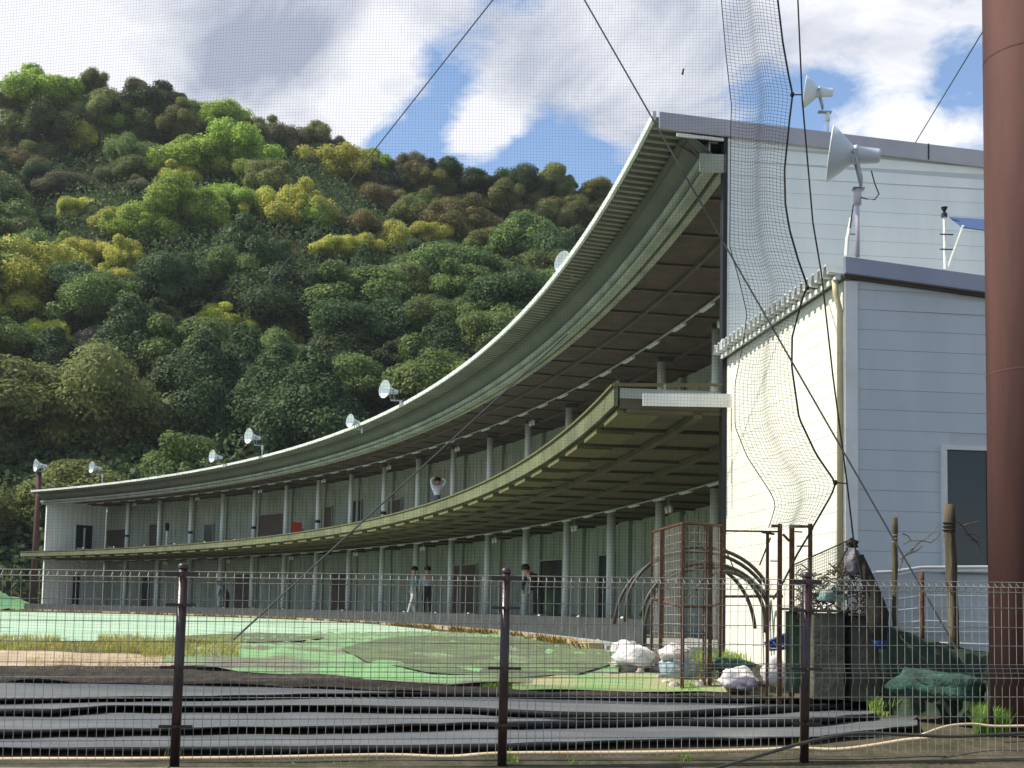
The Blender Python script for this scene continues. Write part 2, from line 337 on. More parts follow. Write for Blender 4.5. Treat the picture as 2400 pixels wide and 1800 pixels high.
def sheetpx(name, top, bot, mt, lift=.006, nu=60, nv=10, shade_edge=0.0, wr=0.0, seed=0, smooth=True, liftf=None):
    """ground-lying sheet whose outline follows the seen edges (pixel curves dropped onto the terrain)"""
    rnd = random.Random(seed); ph = [rnd.uniform(0, 6) for _ in range(8)]
    u0, u1 = top[0][0], top[-1][0]; m = MB(); cols = nu + 1
    for i in range(cols):
        u = u0 + (u1 - u0) * i / nu; A = ghit(u, lerp(top, u)); B = ghit(u, lerp(bot, u))
        for j in range(nv + 1):
            s = j / nv; P = A.lerp(B, s)
            w = wr * (math.sin(P.x * 2.1 + ph[0] + 3 * s) * math.sin(P.y * 9 + ph[1]) + .6 * math.sin(P.x * 5.3 + P.y * 14 + ph[2]) + .5 * math.sin(P.x * .9 - P.y * 21 + ph[3]))
            l = lift + (liftf(s, u) if liftf else 0) + shade_edge * s ** 2 + abs(w) if wr else lift + (liftf(s, u) if liftf else 0) + shade_edge * s ** 2
            m.v.append((P.x, P.y, gz(P.x, P.y) + l))
    n = nv + 1
    for i in range(nu):
        for j in range(n - 1):
            m.f.append((i * n + j + 1, (i + 1) * n + j + 1, (i + 1) * n + j, i * n + j)); m.mi.append(0)
    o = m.build(name, mt, smooth=smooth)
    if shade_edge:
        h_ = MB(); rd = [.31 * (lift + shade_edge) * max(.22, .85 + .5 * math.sin(i * .05 + ph[4]) + .18 * math.sin(i * .23 + ph[5])) for i in range(cols)]
        E_ = [Vector(m.v[i * n + n - 1]) for i in range(cols)]
        h_.tube([Vector((p.x, p.y - r_, p.z - r_)) for p, r_ in zip(E_, rd)], rd, 8); h_.build('shade_roll', MT['shade_edge'], o, True, Vector((0, 0, 0)))
    return o
# turf, nets and bare patches on the field
o = sheetpx('turf', [(-500, 1432), (0, 1434), (300, 1440), (600, 1450), (760, 1456), (900, 1466), (1010, 1478)], [(-500, 1500), (0, 1502), (150, 1506), (400, 1503), (560, 1500), (700, 1492), (900, 1487), (1010, 1486)], MT['turf'], .012, 90, 14)
tag(o, 'mint green artificial turf in front of the far bays', kind='structure')
o = sheetpx('netted_ground', [(380, 1540), (470, 1522), (560, 1497), (700, 1489), (900, 1484), (1010, 1482), (1200, 1492), (1350, 1512), (1450, 1528)],
            [(380, 1563), (470, 1572), (560, 1580), (700, 1588), (900, 1600), (1010, 1608), (1200, 1612), (1350, 1604), (1450, 1580)], MT['gnlay'], .016, 110, 16, wr=.02, seed=3)
tag(o, 'ground patched with green netting and bare soil', kind='structure')
o = sheetpx('dark_netting', [(800, 1526), (900, 1502), (1010, 1494), (1200, 1500), (1350, 1516), (1430, 1532)], [(800, 1530), (860, 1560), (1010, 1585), (1200, 1598), (1350, 1590), (1430, 1566)], MT['dnet'], .036, 90, 14, wr=.006, seed=13)
tag(o, 'grey-brown netting spread over the ground in front of the middle bays', 'netting')
o = sheetpx('dark_netting', [(395, 1500), (470, 1494), (600, 1488), (700, 1490), (760, 1499)], [(395, 1503), (470, 1508), (600, 1512), (700, 1509), (760, 1501)], MT['dnet'], .034, 50, 8, wr=.004, seed=14)
tag(o, 'small grey-brown patch of netting beside the mint turf', 'netting')
o = sheetpx('sand_patch', [(-400, 1528), (0, 1526), (200, 1534), (400, 1540), (430, 1548)], [(-400, 1572), (0, 1566), (200, 1566), (400, 1566), (430, 1560)], MT['sand'], .014, 50, 8, wr=.01)
tag(o, 'bare sandy strip at the left', kind='structure')
o = sheetpx('turf_offcut', [(1200, 1606), (1300, 1596), (1400, 1588), (1500, 1584), (1620, 1590), (1720, 1612), (1760, 1622)], [(1200, 1624), (1300, 1626), (1400, 1628), (1500, 1629), (1620, 1629), (1720, 1630), (1760, 1631)], MT['turf2'], .03, 50, 8, wr=.012, seed=5)
tag(o, 'long yellowed turf offcut lying in front of the white sacks', 'turf mat')
o = sheetpx('bank', [(-500, 1570), (0, 1566), (300, 1568), (600, 1580), (900, 1598), (1200, 1622), (1500, 1629), (1800, 1631)], [(-500, 1604), (0, 1602), (300, 1606), (600, 1612), (900, 1622), (1200, 1634), (1500, 1638), (1800, 1640)], MT['bank'], .01, 90, 6, wr=.02, seed=8)
tag(o, 'dark netted bank edge behind the black sheets', kind='structure')

# black plastic sheets, each front edge with a near-black roll painted as step shade
bands = [[(-600, 1600), (0, 1596), (200, 1600), (400, 1606), (700, 1614), (1000, 1624), (1200, 1632), (1700, 1640), (2100, 1640)],
         [(-600, 1660), (0, 1653), (200, 1648), (450, 1646), (700, 1640), (1000, 1635), (1200, 1638), (1700, 1650), (2050, 1652)],
         [(-600, 1690), (0, 1682), (130, 1682), (250, 1674), (450, 1674), (800, 1672), (1100, 1677), (1300, 1688), (1500, 1690), (1850, 1672), (2050, 1660)],
         [(-600, 1738), (0, 1733), (400, 1727), (700, 1724), (1000, 1717), (1300, 1709), (1600, 1704), (1900, 1705), (2150, 1680)],
         [(-600, 1778), (0, 1772), (600, 1769), (1100, 1764), (1500, 1752), (1900, 1745), (2150, 1716)]]
lab = ['black plastic sheet farthest from the fence, along the bank', 'narrow black plastic sheet between two dark folds, second from the bank', 'black plastic sheet in the middle of the foreground', 'black plastic sheet nearest the wire fence']
for k in range(4):
    T, B = bands[k], bands[k + 1]; u1 = min(T[-1][0], B[-1][0])
    t2 = [p for p in T if p[0] < u1] + [(u1, lerp(T, u1))]; b2 = [p for p in B if p[0] < u1] + [(u1, lerp(B, u1))]
    o = sheetpx('black_sheet', t2, b2, MT['sheet'], .004 + .001 * k, 160, 16, shade_edge=(.045, .060, .055, .045)[k], wr=(.004, .003, .006, .005)[k], seed=20 + k)
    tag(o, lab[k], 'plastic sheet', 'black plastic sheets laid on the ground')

# ------------------------------------------------------------------ driving range building
CX, CY, R = -64.2283, 7.66517, 69.4812
A0, DA = .202529, .0431771; AS = .086; AE = AS + 20 * DA
CEN = Vector((CX, CY, 0))
def pol(r, a, z): return Vector((CX + (R + r) * math.cos(a), CY + (R + r) * math.sin(a), z))
bo = pol(0, A0 + 8 * DA, -.4)
B = thing('driving_range_building', bo, 'long curved two-storey golf driving range with open bays and an overhanging roof', 'building')
def seg(name, me, k, ang=0.0): return inst(name, me, B, CEN - bo, AS + k * DA + ang)
def wm(name, mt, *ws, **kw):
    m = MB()
    for w in ws: m.wedge(R + w[0], R + w[1], w[2] * DA, w[3] * DA, w[4], w[5], kw.get('n', 3), *(w[6:8] if len(w) > 6 else ()))
    return m.mesh(name, mt)
def roofz(r): return 5.965 - .065 * (r + 3.4)
# corrugated roof sheet (three ribs)
m = MB(); nr = 3; pa = DA / 15
for rr0, rr1 in ((-3.38, -1.0), (-1.0, 7.0)):
    prof = []
    for q in range(nr):
        for fr, h in ((0, 0), (.30, 0), (.42, .075), (.80, .075), (.92, 0)): prof.append(((q + fr) * pa, h))
    prof.append((nr * pa, 0))
    for (b0, h0), (b1, h1) in zip(prof, prof[1:]):
        P = []
        for dz in (-.012, 0):
            for (rr, b, h) in ((rr0, b0, h0), (rr1, b0, h0), (rr1, b1, h1), (rr0, b1, h1)):
                P.append(((R + rr) * math.cos(b), (R + rr) * math.sin(b), roofz(rr) - .075 + h + dz))
        m.hexa(P)
rs = m.mesh('roof_sheet', MT['roofu'])
for k in range(20):
    for q in range(5): seg('roof_sheet', rs, k, q * DA / 5)
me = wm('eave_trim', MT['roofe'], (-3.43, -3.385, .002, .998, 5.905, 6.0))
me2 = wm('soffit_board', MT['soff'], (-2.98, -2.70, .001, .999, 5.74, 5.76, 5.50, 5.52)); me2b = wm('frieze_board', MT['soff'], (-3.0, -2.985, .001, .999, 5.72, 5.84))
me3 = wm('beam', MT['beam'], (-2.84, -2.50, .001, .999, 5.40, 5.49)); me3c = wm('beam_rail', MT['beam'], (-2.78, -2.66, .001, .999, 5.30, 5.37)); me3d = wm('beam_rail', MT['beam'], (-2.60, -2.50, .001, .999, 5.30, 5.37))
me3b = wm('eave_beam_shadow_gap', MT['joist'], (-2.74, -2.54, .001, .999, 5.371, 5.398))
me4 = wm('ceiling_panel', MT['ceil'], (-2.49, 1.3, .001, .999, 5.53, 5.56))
me5 = wm('deck_slab', MT['floor'], (-3.78, 1.3, 0, 1, 2.52, 2.64))
me6 = wm('deck_apron', MT['deckgreen'], (-3.85, -3.80, .001, .999, 2.43, 2.655))
me7 = wm('deck_edge', MT['deckedge'], (-3.88, -3.78, .001, .999, 2.66, 2.69))
me8 = wm('deck_soffit', MT['deckund'], (-3.78, 1.3, .001, .999, 2.40, 2.515))
me9 = wm('floor_slab', MT['floor'], (-3.90, 1.3, 0, 1, -.62, -.36))
me10 = wm('parapet_mat', MT['parapet'], (-3.48, -3.43, .001, .999, -.358, -.05))
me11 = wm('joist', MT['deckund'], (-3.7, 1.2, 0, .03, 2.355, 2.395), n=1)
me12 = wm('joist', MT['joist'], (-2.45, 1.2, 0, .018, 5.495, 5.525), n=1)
me13 = wm('conduit', MT['conduit'], (-.77, -.74, 0, 1, 5.47, 5.50)); me14 = wm('conduit', MT['conduit'], (-.62, -.59, 0, 1, 2.32, 2.345))
me15 = wm('tube_light', MT['white'], (-.80, -.72, .1, .30, 5.43, 5.468)); me16 = wm('tube_light', MT['white'], (-.64, -.57, .1, .28, 2.285, 2.318))
me17 = wm('rear_wall', MT['siding'], (6.6, 6.7, 0, 1, -.6, 5.2))
me18 = wm('purlin', MT['deckund'], (-1.9, -1.8, 0, 1, 2.31, 2.39)); me18b = wm('purlin', MT['deckund'], (-2.9, -2.8, 0, 1, 2.31, 2.39)); me19 = wm('purlin', MT['joist'], (-1.7, -1.64, 0, 1, 5.46, 5.525)); me19b = wm('purlin', MT['joist'], (.2, .26, 0, 1, 5.46, 5.525))
me20 = wm('joist_end', MT['deckedge'], (-3.80, -3.3, .02, .33, 2.33, 2.395), n=1)
me22 = wm('spandrel_panel', MT['bwall'], (1.22, 1.27, .001, .999, 2.64, 5.53)); me23 = wm('spandrel_panel', MT['bwall'], (1.22, 1.27, .001, .999, -.36, 2.40))
cst = MB(); cst.wedge(R - 4.08, R - 3.91, .002, DA / 3 - .00010, -.62, -.335, 1); cst = cst.mesh('curb_stone', MT['curb'])
pan = MB()
for q in range(5):
    pan.wedge(R + 1.185 + .012 * (q % 2), R + 1.219, q * DA / 15 + .00012, (q + 1) * DA / 15 - .00012, 2.645, 5.2, 1)
panu = pan.mesh('wall_panel', MT['bwall'])
pan = MB()
for q in range(5): pan.wedge(R + 1.185 + .012 * (q % 2), R + 1.219, q * DA / 15 + .00012, (q + 1) * DA / 15 - .00012, -.355, 2.3, 1)
panl = pan.mesh('wall_panel', MT['bwall'])
for k in range(20):
    for nm, me_ in (('eave_trim', me), ('soffit_board', me2), ('frieze_board', me2b), ('beam', me3), ('beam_rail', me3c), ('beam_rail', me3d), ('beam_web', me3b), ('ceiling_panel', me4), ('deck_slab', me5), ('deck_apron', me6), ('deck_edge', me7), ('deck_soffit', me8),
                    ('floor_slab', me9), ('parapet_mat', me10), ('conduit', me13), ('conduit', me14), ('rear_wall', me17), ('purlin', me18), ('purlin', me19), ('purlin', me18b), ('purlin', me19b), ('spandrel_panel', me22), ('spandrel_panel', me23)): seg(nm, me_, k)
    for q in range(3): seg('curb_stone', cst, k, q * DA / 3); seg('wall_panel', panu, k, q * DA / 3); seg('wall_panel', panl, k, q * DA / 3)
    for q in (0, .5): seg('joist', me11, k, q * DA); seg('joist_end', me20, k, q * DA)
    for q in (0, .5): seg('joist', me12, k, q * DA)
    seg('tube_light', me15, k); seg('tube_light', me15, k, .5 * DA); seg('tube_light', me16, k); seg('tube_light', me16, k, .5 * DA)
# columns
def ring(r, n=14): return [(r * math.cos(2 * math.pi * i / n), r * math.sin(2 * math.pi * i / n)) for i in range(n)]
def cylm(name, r, z0, z1, mt):
    m = MB(); m.tube([(R, 0, z0), (R, 0, z1)], r, 14); return m.mesh(name, mt, True)
cu = cylm('column', .095, 2.645, 5.53, MT['column']); cl = cylm('column', .105, -.36, 2.40, MT['column'])
plate = MB(); plate.box(R - .16, R + .16, -.16, .16, 5.44, 5.525); plate = plate.mesh('column_head', MT['joist'])
band = MB(); band.tube([(R, 0, 3.62), (R, 0, 3.74)], .11, 12); band = band.mesh('column_band', MT['black'])
for i in range(-2, 17):
    for me_, nm in ((cu, 'column'), (cl, 'column'), (plate, 'column_head'), (band, 'column_band')):
        if nm == 'column_band' and i % 2: continue
        inst(nm, me_, B, CEN - bo, A0 + DA * i)
# upright net pins along the beam
m = MB(); a = AS + .002; rnd = random.Random(3)
while a < AE:
    P = pol(-2.70 + rnd.uniform(-.05, .05), a, 5.48); Q = P + Vector((rnd.uniform(-.05, .02), rnd.uniform(-.03, .03), rnd.uniform(.12, .26)))
    m.tube([P, Q], .009, 3, cap=False); a += .0021
tag(m.build('net_pins', MT['beam'], B), kind='stuff')
# doors and windows in the back wall: (bay index float, floor, width m, kind)
def opening(a, z0, w, h, mt, frame, name):
    P = pol(1.15, a, z0) - bo; m = MB(); m.box(-.02, .02, -w / 2, w / 2, 0, h)
    d = bpy.data.objects.new(name, m.mesh(name, mt)); C.objects.link(d); d.parent = B; d.location = P; d.rotation_euler[2] = a
    m = MB(); t = .05
    m.box(-.04, .015, -w / 2 - t, -w / 2, 0, h + t); m.box(-.04, .015, w / 2, w / 2 + t, 0, h + t); m.box(-.04, .015, -w / 2, w / 2, h, h + t)
    f = bpy.data.objects.new('frame', m.mesh('frame', frame)); C.objects.link(f); f.parent = d
    if name == 'window': 
        m = MB(); m.box(-.03, -.021, -.02, .02, 0, h); s_ = bpy.data.objects.new('mullion', m.mesh('mullion', frame)); C.objects.link(s_); s_.parent = d
for u, fl, w, h, mt, nm in ((270, 1, 1.7, 1.5, 'doorb', 'door'), (360, 1, .8, 1.7, 'doorb', 'door'), (490, 1, .8, 1.5, 'dark', 'door'), (628, 1, 2.6, 1.75, 'doorb', 'door'), (765, 1, .9, 1.8, 'doorb', 'door'), (836, 1, .7, 1.9, 'dark', 'door'),
                         (925, 1, 1.1, 1.7, 'doorb', 'door'), (700, 1, .7, .9, 'dark', 'window'), (345, 0, .8, 1.9, 'dark', 'door'), (575, 0, 2.2, 1.9, 'doorb', 'door'), (800, 0, 1.6, 1.9, 'doorb', 'door'), (1090, 0, 1.9, 1.95, 'doorb', 'door'), (1290, 0, 1.6, 1.9, 'dark', 'door'), (1420, 0, .9, 1.9, 'dark', 'door')):
    # find angle on radius +1.15 seen at pixel column u
    best = min((abs(uv_of(pol(1.15, AS + (AE - AS) * t / 400, 3 if fl else .6))[0] - u), AS + (AE - AS) * t / 400) for t in range(401))[1]
    opening(best, 2.66 if fl else -.34, w, h, MT[mt], MT['bpil'], nm)
pil = MB(); pil.wedge(R + 1.08, R + 1.18, 0, .0022, 2.65, 5.5, 1); pilu = pil.mesh('pilaster', MT['bpil'])
pil = MB(); pil.wedge(R + 1.08, R + 1.18, 0, .0022, -.35, 2.38, 1); pill = pil.mesh('pilaster', MT['bpil'])
for i in range(-2, 17): inst('pilaster', pilu, B, CEN - bo, A0 + DA * (i + .5)); inst('pilaster', pill, B, CEN - bo, A0 + DA * (i + .5))

def wallface(parent, P0, d, L_, z0, ztop, nrm, mt, step=.18, gap=.004, th=.007, name='siding_board', holes=()):
    """rows of horizontal boards; ztop(s) top height at distance s"""
    d = Vector(d).normalized(); nrm = Vector(nrm).normalized(); P0 = Vector(P0)
    segs = [(0, L_)]
    z = z0; n = 0
    while z < max(ztop(0), ztop(L_)) - .02:
        z1 = z + step - gap
        spans = [(0, L_)]
        for (s0, s1, h0, h1) in holes:
            if z1 > h0 and z < h1: spans = [(a_, b_) for a_, b_ in ((0, s0), (s1, L_)) if b_ > a_]
        for a_, b_ in spans:
            t0, t1 = min(z1, ztop(a_)), min(z1, ztop(b_))
            if t0 <= z + .005 and t1 <= z + .005: continue
            if t1 <= z: b_ = a_ + (b_ - a_) * max(.05, (ztop(a_) - z) / max(ztop(a_) - ztop(b_), 1e-4)); t1 = z + .003
            m = MB(); q = []
            for dz in (0, 1):
                for (s, o_) in ((a_, th), (b_, th), (b_, 0), (a_, 0)):
                    p = P0 + d * s + nrm * o_; zz_ = z if dz == 0 else (t0 if s == a_ else t1); q.append((p.x, p.y, zz_))
            m.hexa(q); m.build(name, mt, parent)
        z += step; n += 1
def slab(parent, name, mt, P0, d, s0, s1, o0, o1, z0a, z1a, z0b, z1b, nrm):
    m = MB(); q = []
    d = Vector(d); nrm = Vector(nrm)
    for top in (0, 1):
        for s, o_ in ((s0, o1), (s1, o1), (s1, o0), (s0, o0)):
            p = Vector(P0) + d * s + nrm * o_; z = (z1a if s == s0 else z1b) if top else (z0a if s == s0 else z0b); q.append((p.x, p.y, z))
    m.hexa(q); return m.build(name, mt, parent)
# near end wall (radial)
aW = AS; dW = Vector((math.cos(aW), math.sin(aW), 0)); nW = Vector((math.sin(aW), -math.cos(aW), 0)); PW = pol(-2.52, aW, 0)
rz_ = lambda s: roofz(-2.52 + s) - .10
slab(B, 'end_wall', MT['backing'], PW, dW, 0, 9.2, -.10, .0, -.6, rz_(0), -.6, rz_(9.2), nW)
wallface(B, PW, dW, 9.2, -.5, rz_, nW, MT['siding'])
P3 = pol(-3.36, aW, 0)
slab(B, 'gable_trim', MT['trim'], P3, dW, 0, 10.1, .03, .065, 5.77, 5.965, roofz(6.7) - .18, roofz(6.7) + .015, nW)
slab(B, 'gable_trim_joint', MT['black'], P3, dW, 3.30, 3.315, .066, .072, 5.56, 5.76, 5.56, 5.76, nW)
slab(B, 'corner_post', MT['black'], PW, dW, -.05, .0, -.10, .03, -.5, rz_(0), -.5, rz_(0), nW)
slab(B, 'eave_return', MT['white'], P3, dW, .22, .9, .0, .028, 5.70, 5.735, 5.66, 5.695, nW)
# end brace and bracket at the gable opening
m = MB(); m.tube([P3 + dW * .35 + Vector((0, 0, 5.62)), P3 + dW * .55 + Vector((0, .1, 5.5))], .02, 5); m.tube([P3 + dW * .3 + Vector((0, .3, 5.72)), P3 + dW * .85 + Vector((0, .3, 5.42))], .015, 5); m.build('brace', MT['joist'], B)
m = MB(); m.tube([pol(-2.72, aW + .001, 5.5), pol(-2.72, aW + .001, 5.68), pol(-2.62, aW + .001, 5.68)], .014, 5); m.build('hook_bracket', MT['conduit'], B)
slab(B, 'beam_end_cap', MT['beam'], pol(-2.86, aW, 0), dW, 0, .32, .0, .03, 5.28, 5.50, 5.28, 5.50, nW)
# deck end
slab(B, 'deck_end_edge', MT['deckedge'], pol(-3.86, aW, 0), dW, 0, 1.32, .0, .03, 2.655, 2.69, 2.70, 2.735, nW)
# far end wall
aF = AE - .002; dF = Vector((math.cos(aF), math.sin(aF), 0)); nF = Vector((math.sin(aF), -math.cos(aF), 0)); PF = pol(-2.45, aF, 0)
for z0_, z1_, k in ((-.36, 2.40, 0), (2.645, 5.5, 1)):
    for q in range(24):
        slab(B, 'end_wall_panel', MT['siding'], PF, dF, q * .15 + .003, (q + 1) * .15 - .003, -.02, .012 * (q % 2) + .01, z0_, z1_, z0_, z1_, nF)
slab(B, 'end_wall_trim', MT['white'], PF, dF, -.09, -.003, -.06, .05, -.36, 2.4, -.36, 2.4, nF)
slab(B, 'end_wall_trim', MT['white'], PF, dF, -.09, -.003, -.06, .05, 2.7, 5.3, 2.7, 5.3, nF)
slab(B, 'end_door', MT['dark'], PF, dF, 1.75, 2.75, .03, .05, 2.66, 4.35, 2.66, 4.35, nF); slab(B, 'end_door', MT['dark'], PF, dF, 1.7, 2.1, .03, .05, -.34, 1.6, -.34, 1.6, nF)
slab(B, 'door_post', MT['siding'], PF, dF, 2.2, 2.3, .051, .07, 2.9, 4.2, 2.9, 4.2, nF)

# white board hung at the end of the deck
e = thing('white_board', pol(-3.0, aW - .003, 2.3), 'long blank white board hung under the near end of the upper deck', 'board')
slab(e, 'panel', MT['white'], pol(-3.55, aW - .003, 0), dW, 0, 1.03, 0, .02, 2.40, 2.545, 2.42, 2.575, nW)
for s in (.25, .8): slab(e, 'hanger', MT['steelg'], pol(-3.55, aW - .003, 0), dW, s, s + .02, -.02, -.001, 2.41, 2.66, 2.43, 2.66, nW)
# pairs of small lamps under both ceilings
fx = None; k = 0
for flr, (r_, z_, lst) in enumerate(((-.35, 5.30, list(range(-1, 17, 1))), (-.25, 2.16, list(range(0, 15, 1))))):
    for i in lst:
        a = A0 + DA * (i + .62)
        if i % 2 == (0 if flr == 0 else 1): continue
        if fx is None:
            fx = thing('twin_lamp', (0, 0, 0), 'x', 'lamp')
            m = MB(); m.box(-.02, .02, -.16, .16, .05, .08); m.box(-.015, .015, -.015, .015, .08, .22); m.build('bracket', MT['steelg'], fx)
            for s in (-.11, .11):
                m = MB(); m.lathe([(-.01, .0), (0, .05), (.13, .036), (.135, 0)], 10, Matrix.Translation((0, s, .05)) @ Matrix.Rotation(math.pi / 2, 4, 'Y')); m.build('bulb', MT['white'], fx, True)
            o = fx
        else: o = copy_tree(fx)
        o.location = pol(r_, a, z_); o.rotation_euler[2] = a
        tag(o, ('small pair of white lamps under the upper bay ceiling' if flr == 0 else 'small pair of white lamps under the deck of the lower bays'), 'lamp', 'lamps under the upper ceiling' if flr == 0 else 'lamps under the lower ceiling')

# ------------------------------------------------------------------ annex at the near end
Q = Vector((2.95, 10.10, 0)); dL = (Vector((2.50, 13.40, 0)) - Q); LL = dL.length; dL.normalize(); nL = Vector((-dL.y, dL.x, 0)); nL = nL if nL.x < 0 else -nL
dR = Vector((math.cos(.10), math.sin(.10), 0)); nR = Vector((math.sin(.10), -math.cos(.10), 0))
AN = thing('annex_building', (4.6, 11.6, -.7), 'pale flat-sided annex with a sunlit cream side and a corrugated roof edge', 'building')
az = lambda s: 3.06 - .085 * s
slab(AN, 'wall', MT['backing'], Q, dL, .02, LL, -.10, 0, -.7, 3.02, -.7, 3.02, nL)
slab(AN, 'wall', MT['backing'], Q, dR, .02, 4.5, -.10, 0, -.7, az(0), -.7, az(4.5), nR)
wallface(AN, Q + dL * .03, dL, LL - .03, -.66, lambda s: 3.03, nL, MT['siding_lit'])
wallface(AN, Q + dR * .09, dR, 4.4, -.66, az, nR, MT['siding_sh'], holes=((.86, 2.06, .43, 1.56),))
slab(AN, 'corner_trim', MT['white'], Q, dR, -.028, .085, .0, .032, -.66, 3.0, -.66, 3.0, nR)
slab(AN, 'roof_trim', MT['trim2'], Q, dR, -.05, 4.5, .04, .09, 3.06, 3.205, 3.06 - .085 * 4.5, 3.205 - .085 * 4.5, nR)
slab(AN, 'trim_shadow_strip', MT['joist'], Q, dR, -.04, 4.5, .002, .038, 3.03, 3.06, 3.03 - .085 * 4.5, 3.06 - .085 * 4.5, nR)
# door with frame
fr = slab(AN, 'door', MT['dark'], Q, dR, .90, 2.02, .0, .012, .47, 1.52, .47, 1.52, nR)
for s0, s1, a_, b_ in ((.86, .90, .43, 1.56), (2.02, 2.06, .43, 1.56), (.90, 2.02, 1.52, 1.56)):
    o = slab(AN, 'door_frame', MT['white'], Q, dR, s0, s1, .0, .045, a_, b_, a_, b_, nR)
slab(AN, 'door_sill', MT['white'], Q, dR, .90, 2.02, .0, .045, .43, .47, .43, .47, nR)
slab(AN, 'door_mullion', MT['white'], Q, dR, 1.285, 1.30, .013, .03, .47, 1.52, .47, 1.52, nR)
# corrugated annex roof, rib ends seen along the left eave
nt_ = 24; p = LL / nt_
for k in range(nt_):
    m = MB(); prof = [(0, 0), (.30, 0), (.45, .085), (.80, .085), (.95, 0), (1, 0)]
    for (f0, h0), (f1, h1) in zip(prof, prof[1:]):
        q = []
        for dz in (-.012, 0):
            for (f, s, h) in ((f0, -.17, h0), (f0, 4.4, h0), (f1, 4.4, h1), (f1, -.17, h1)):
                P = Q + dL * ((k + f) * p) + dR * s; q.append((P.x, P.y, 3.075 + h + dz - .085 * s))
        m.hexa(q)
    m.build('roof_sheet', MT['roofe'], AN)
slab(AN, 'eave_board', MT['roofe'], Q, dL, 0, LL, .06, .085, 3.025, 3.07, 3.025, 3.07, nL)
m = MB(); a_ = Q + nL * .03 + dL * .06
m.tube([a_ + nL * .06 + Vector((0, 0, 3.03)), a_ + nL * .05 + Vector((0, 0, 2.9)), a_ + nL * .02 + dL * -.02 + Vector((0, 0, 2.75)), a_ + nL * .02 + dL * -.02 + Vector((0, 0, -.6))], .028, 8)
m.build('downpipe', MT['creampipe'], AN, True)
e = thing('vent_box', at_y(1697, 808, 13.1), 'small white vent box at the corner where the annex roof meets the dark bays', 'box')
m = MB(); c = at_y(1697, 808, 13.1); m.box(c.x - .03, c.x + .03, c.y - .05, c.y + .05, c.z - .06, c.z + .06); m.build('casing', MT['white'], e)
m = MB(); m.box(c.x - .04, c.x + .01, c.y - .06, c.y - .051, c.z - .02, c.z + .02); m.build('hood', MT['white'], e)

# ------------------------------------------------------------------ floodlights
def floodlight(name, rim, D, label, yaw, pitch, mast_to, group=None, post=None, cable=False, back=.05):
    """rim = centre of the open face; mast_to = foot of the mast"""
    t = thing(name, mast_to, label, 'floodlight', group)
    Mx = Matrix.Translation(rim) @ Matrix.Rotation(yaw, 4, 'Z') @ Matrix.Rotation(pitch, 4, 'Y')   # opening towards local -x
    m = MB(); o = [(0, .5), (.03, .49), (.12, .42), (.26, .30), (.36, .20), (.42, .15)]
    pr = [(x * D, r * D) for x, r in o]; m.lathe(pr, 28, Mx, 0); m.lathe([(x * D, (r - .012) * D) for x, r in o][::-1], 28, Mx, 1)
    m.lathe([(0, .488 * D), (-.012 * D, .50 * D), (0, .515 * D), (.02 * D, .50 * D)], 28, Mx, 0); m.lathe([(.40 * D, .14 * D), (.41 * D, 0)], 28, Mx, 1)
    m.build('reflector', [MT['lamp'], MT['lampin']], t, True)
    m = MB(); m.lathe([(.40 * D, 0), (.40 * D, .17 * D), (.46 * D, .19 * D), (.47 * D, .165 * D), (.86 * D, .13 * D), (.90 * D, .11 * D), (.90 * D, 0)], 20, Mx); m.build('housing', MT['lamp'], t, True)
    piv = Mx @ Vector((.44 * D, 0, 0)); low = Mx @ Vector((.62 * D, 0, -.50 * D)); m = MB()
    for s in (-1, 1):
        off = (Mx.to_3x3() @ Vector((0, 1, 0))) * s * .18 * D
        m.tube([piv + off, low + off * .8], .022 * D + .004, 6)
        m.lathe([(-.01, 0), (-.01, .05 * D), (.01, .05 * D), (.01, 0)], 8, Matrix.Translation(piv + off * 1.05) @ Matrix.Rotation(math.pi / 2, 4, 'Z'))
    m.tube([low - (Mx.to_3x3() @ Vector((0, 1, 0))) * .17 * D, low + (Mx.to_3x3() @ Vector((0, 1, 0))) * .17 * D], .03 * D, 6)
    m.build('yoke', MT['steelg'], t)
    m = MB(); foot = Vector(mast_to); hd = Vector((foot.x + (low.x - foot.x) * .3, foot.y, low.z - .03))
    m.box(min(low.x, foot.x) - .08 * D, max(low.x, foot.x) + .12 * D, foot.y - .06 * D, foot.y + .06 * D, low.z - .07 * D, low.z - .02 * D)
    m.build('bracket', MT['steelg'], t)
    m = MB(); m.tube([foot, Vector((foot.x, foot.y, low.z - .25 * D))], .04 * D, 8); m.tube([Vector((foot.x, foot.y, low.z - .35 * D)), Vector((foot.x, foot.y, low.z - .06 * D))], .075 * D, 8)
    m.build('mast', post or MT['white'], t, True)
    return t, low, Mx
t, low, Mx = floodlight('floodlight', at_y(1887, 215, 13.55), .37, 'white floodlight on a short mast on the gable roof, beside the net rope', -.24, .12, at_y(1940, 320, 13.6))
t, low, Mx = floodlight('floodlight', at_y(1946, 361, 9.95), .475, 'largest floodlight, bluish white, on a mauve post at the corner of the annex roof', -.26, .13, at_y(2010, 602, 10.0), post=MT['pinkpost'])
m = MB(); P = [at_y(2042, 400, 9.95), at_y(2050, 430, 9.95), at_y(2060, 455, 9.95), at_y(2050, 468, 9.95), at_y(2030, 466, 9.95), at_y(2008, 460, 10.0), at_y(2000, 480, 10.1), at_y(1994, 520, 10.2), at_y(1988, 560, 10.3), at_y(1984, 600, 10.3)]
m.tube(P, .006, 5); m.build('cable', MT['cable'], t)
m = MB(); P = [at_y(1988, 548, 10.3), at_y(2005, 549, 10.3), at_y(2010, 556, 10.3), at_y(2003, 600, 10.3)]; m.tube(P, .010, 6); m.build('conduit', MT['steelg'], t)
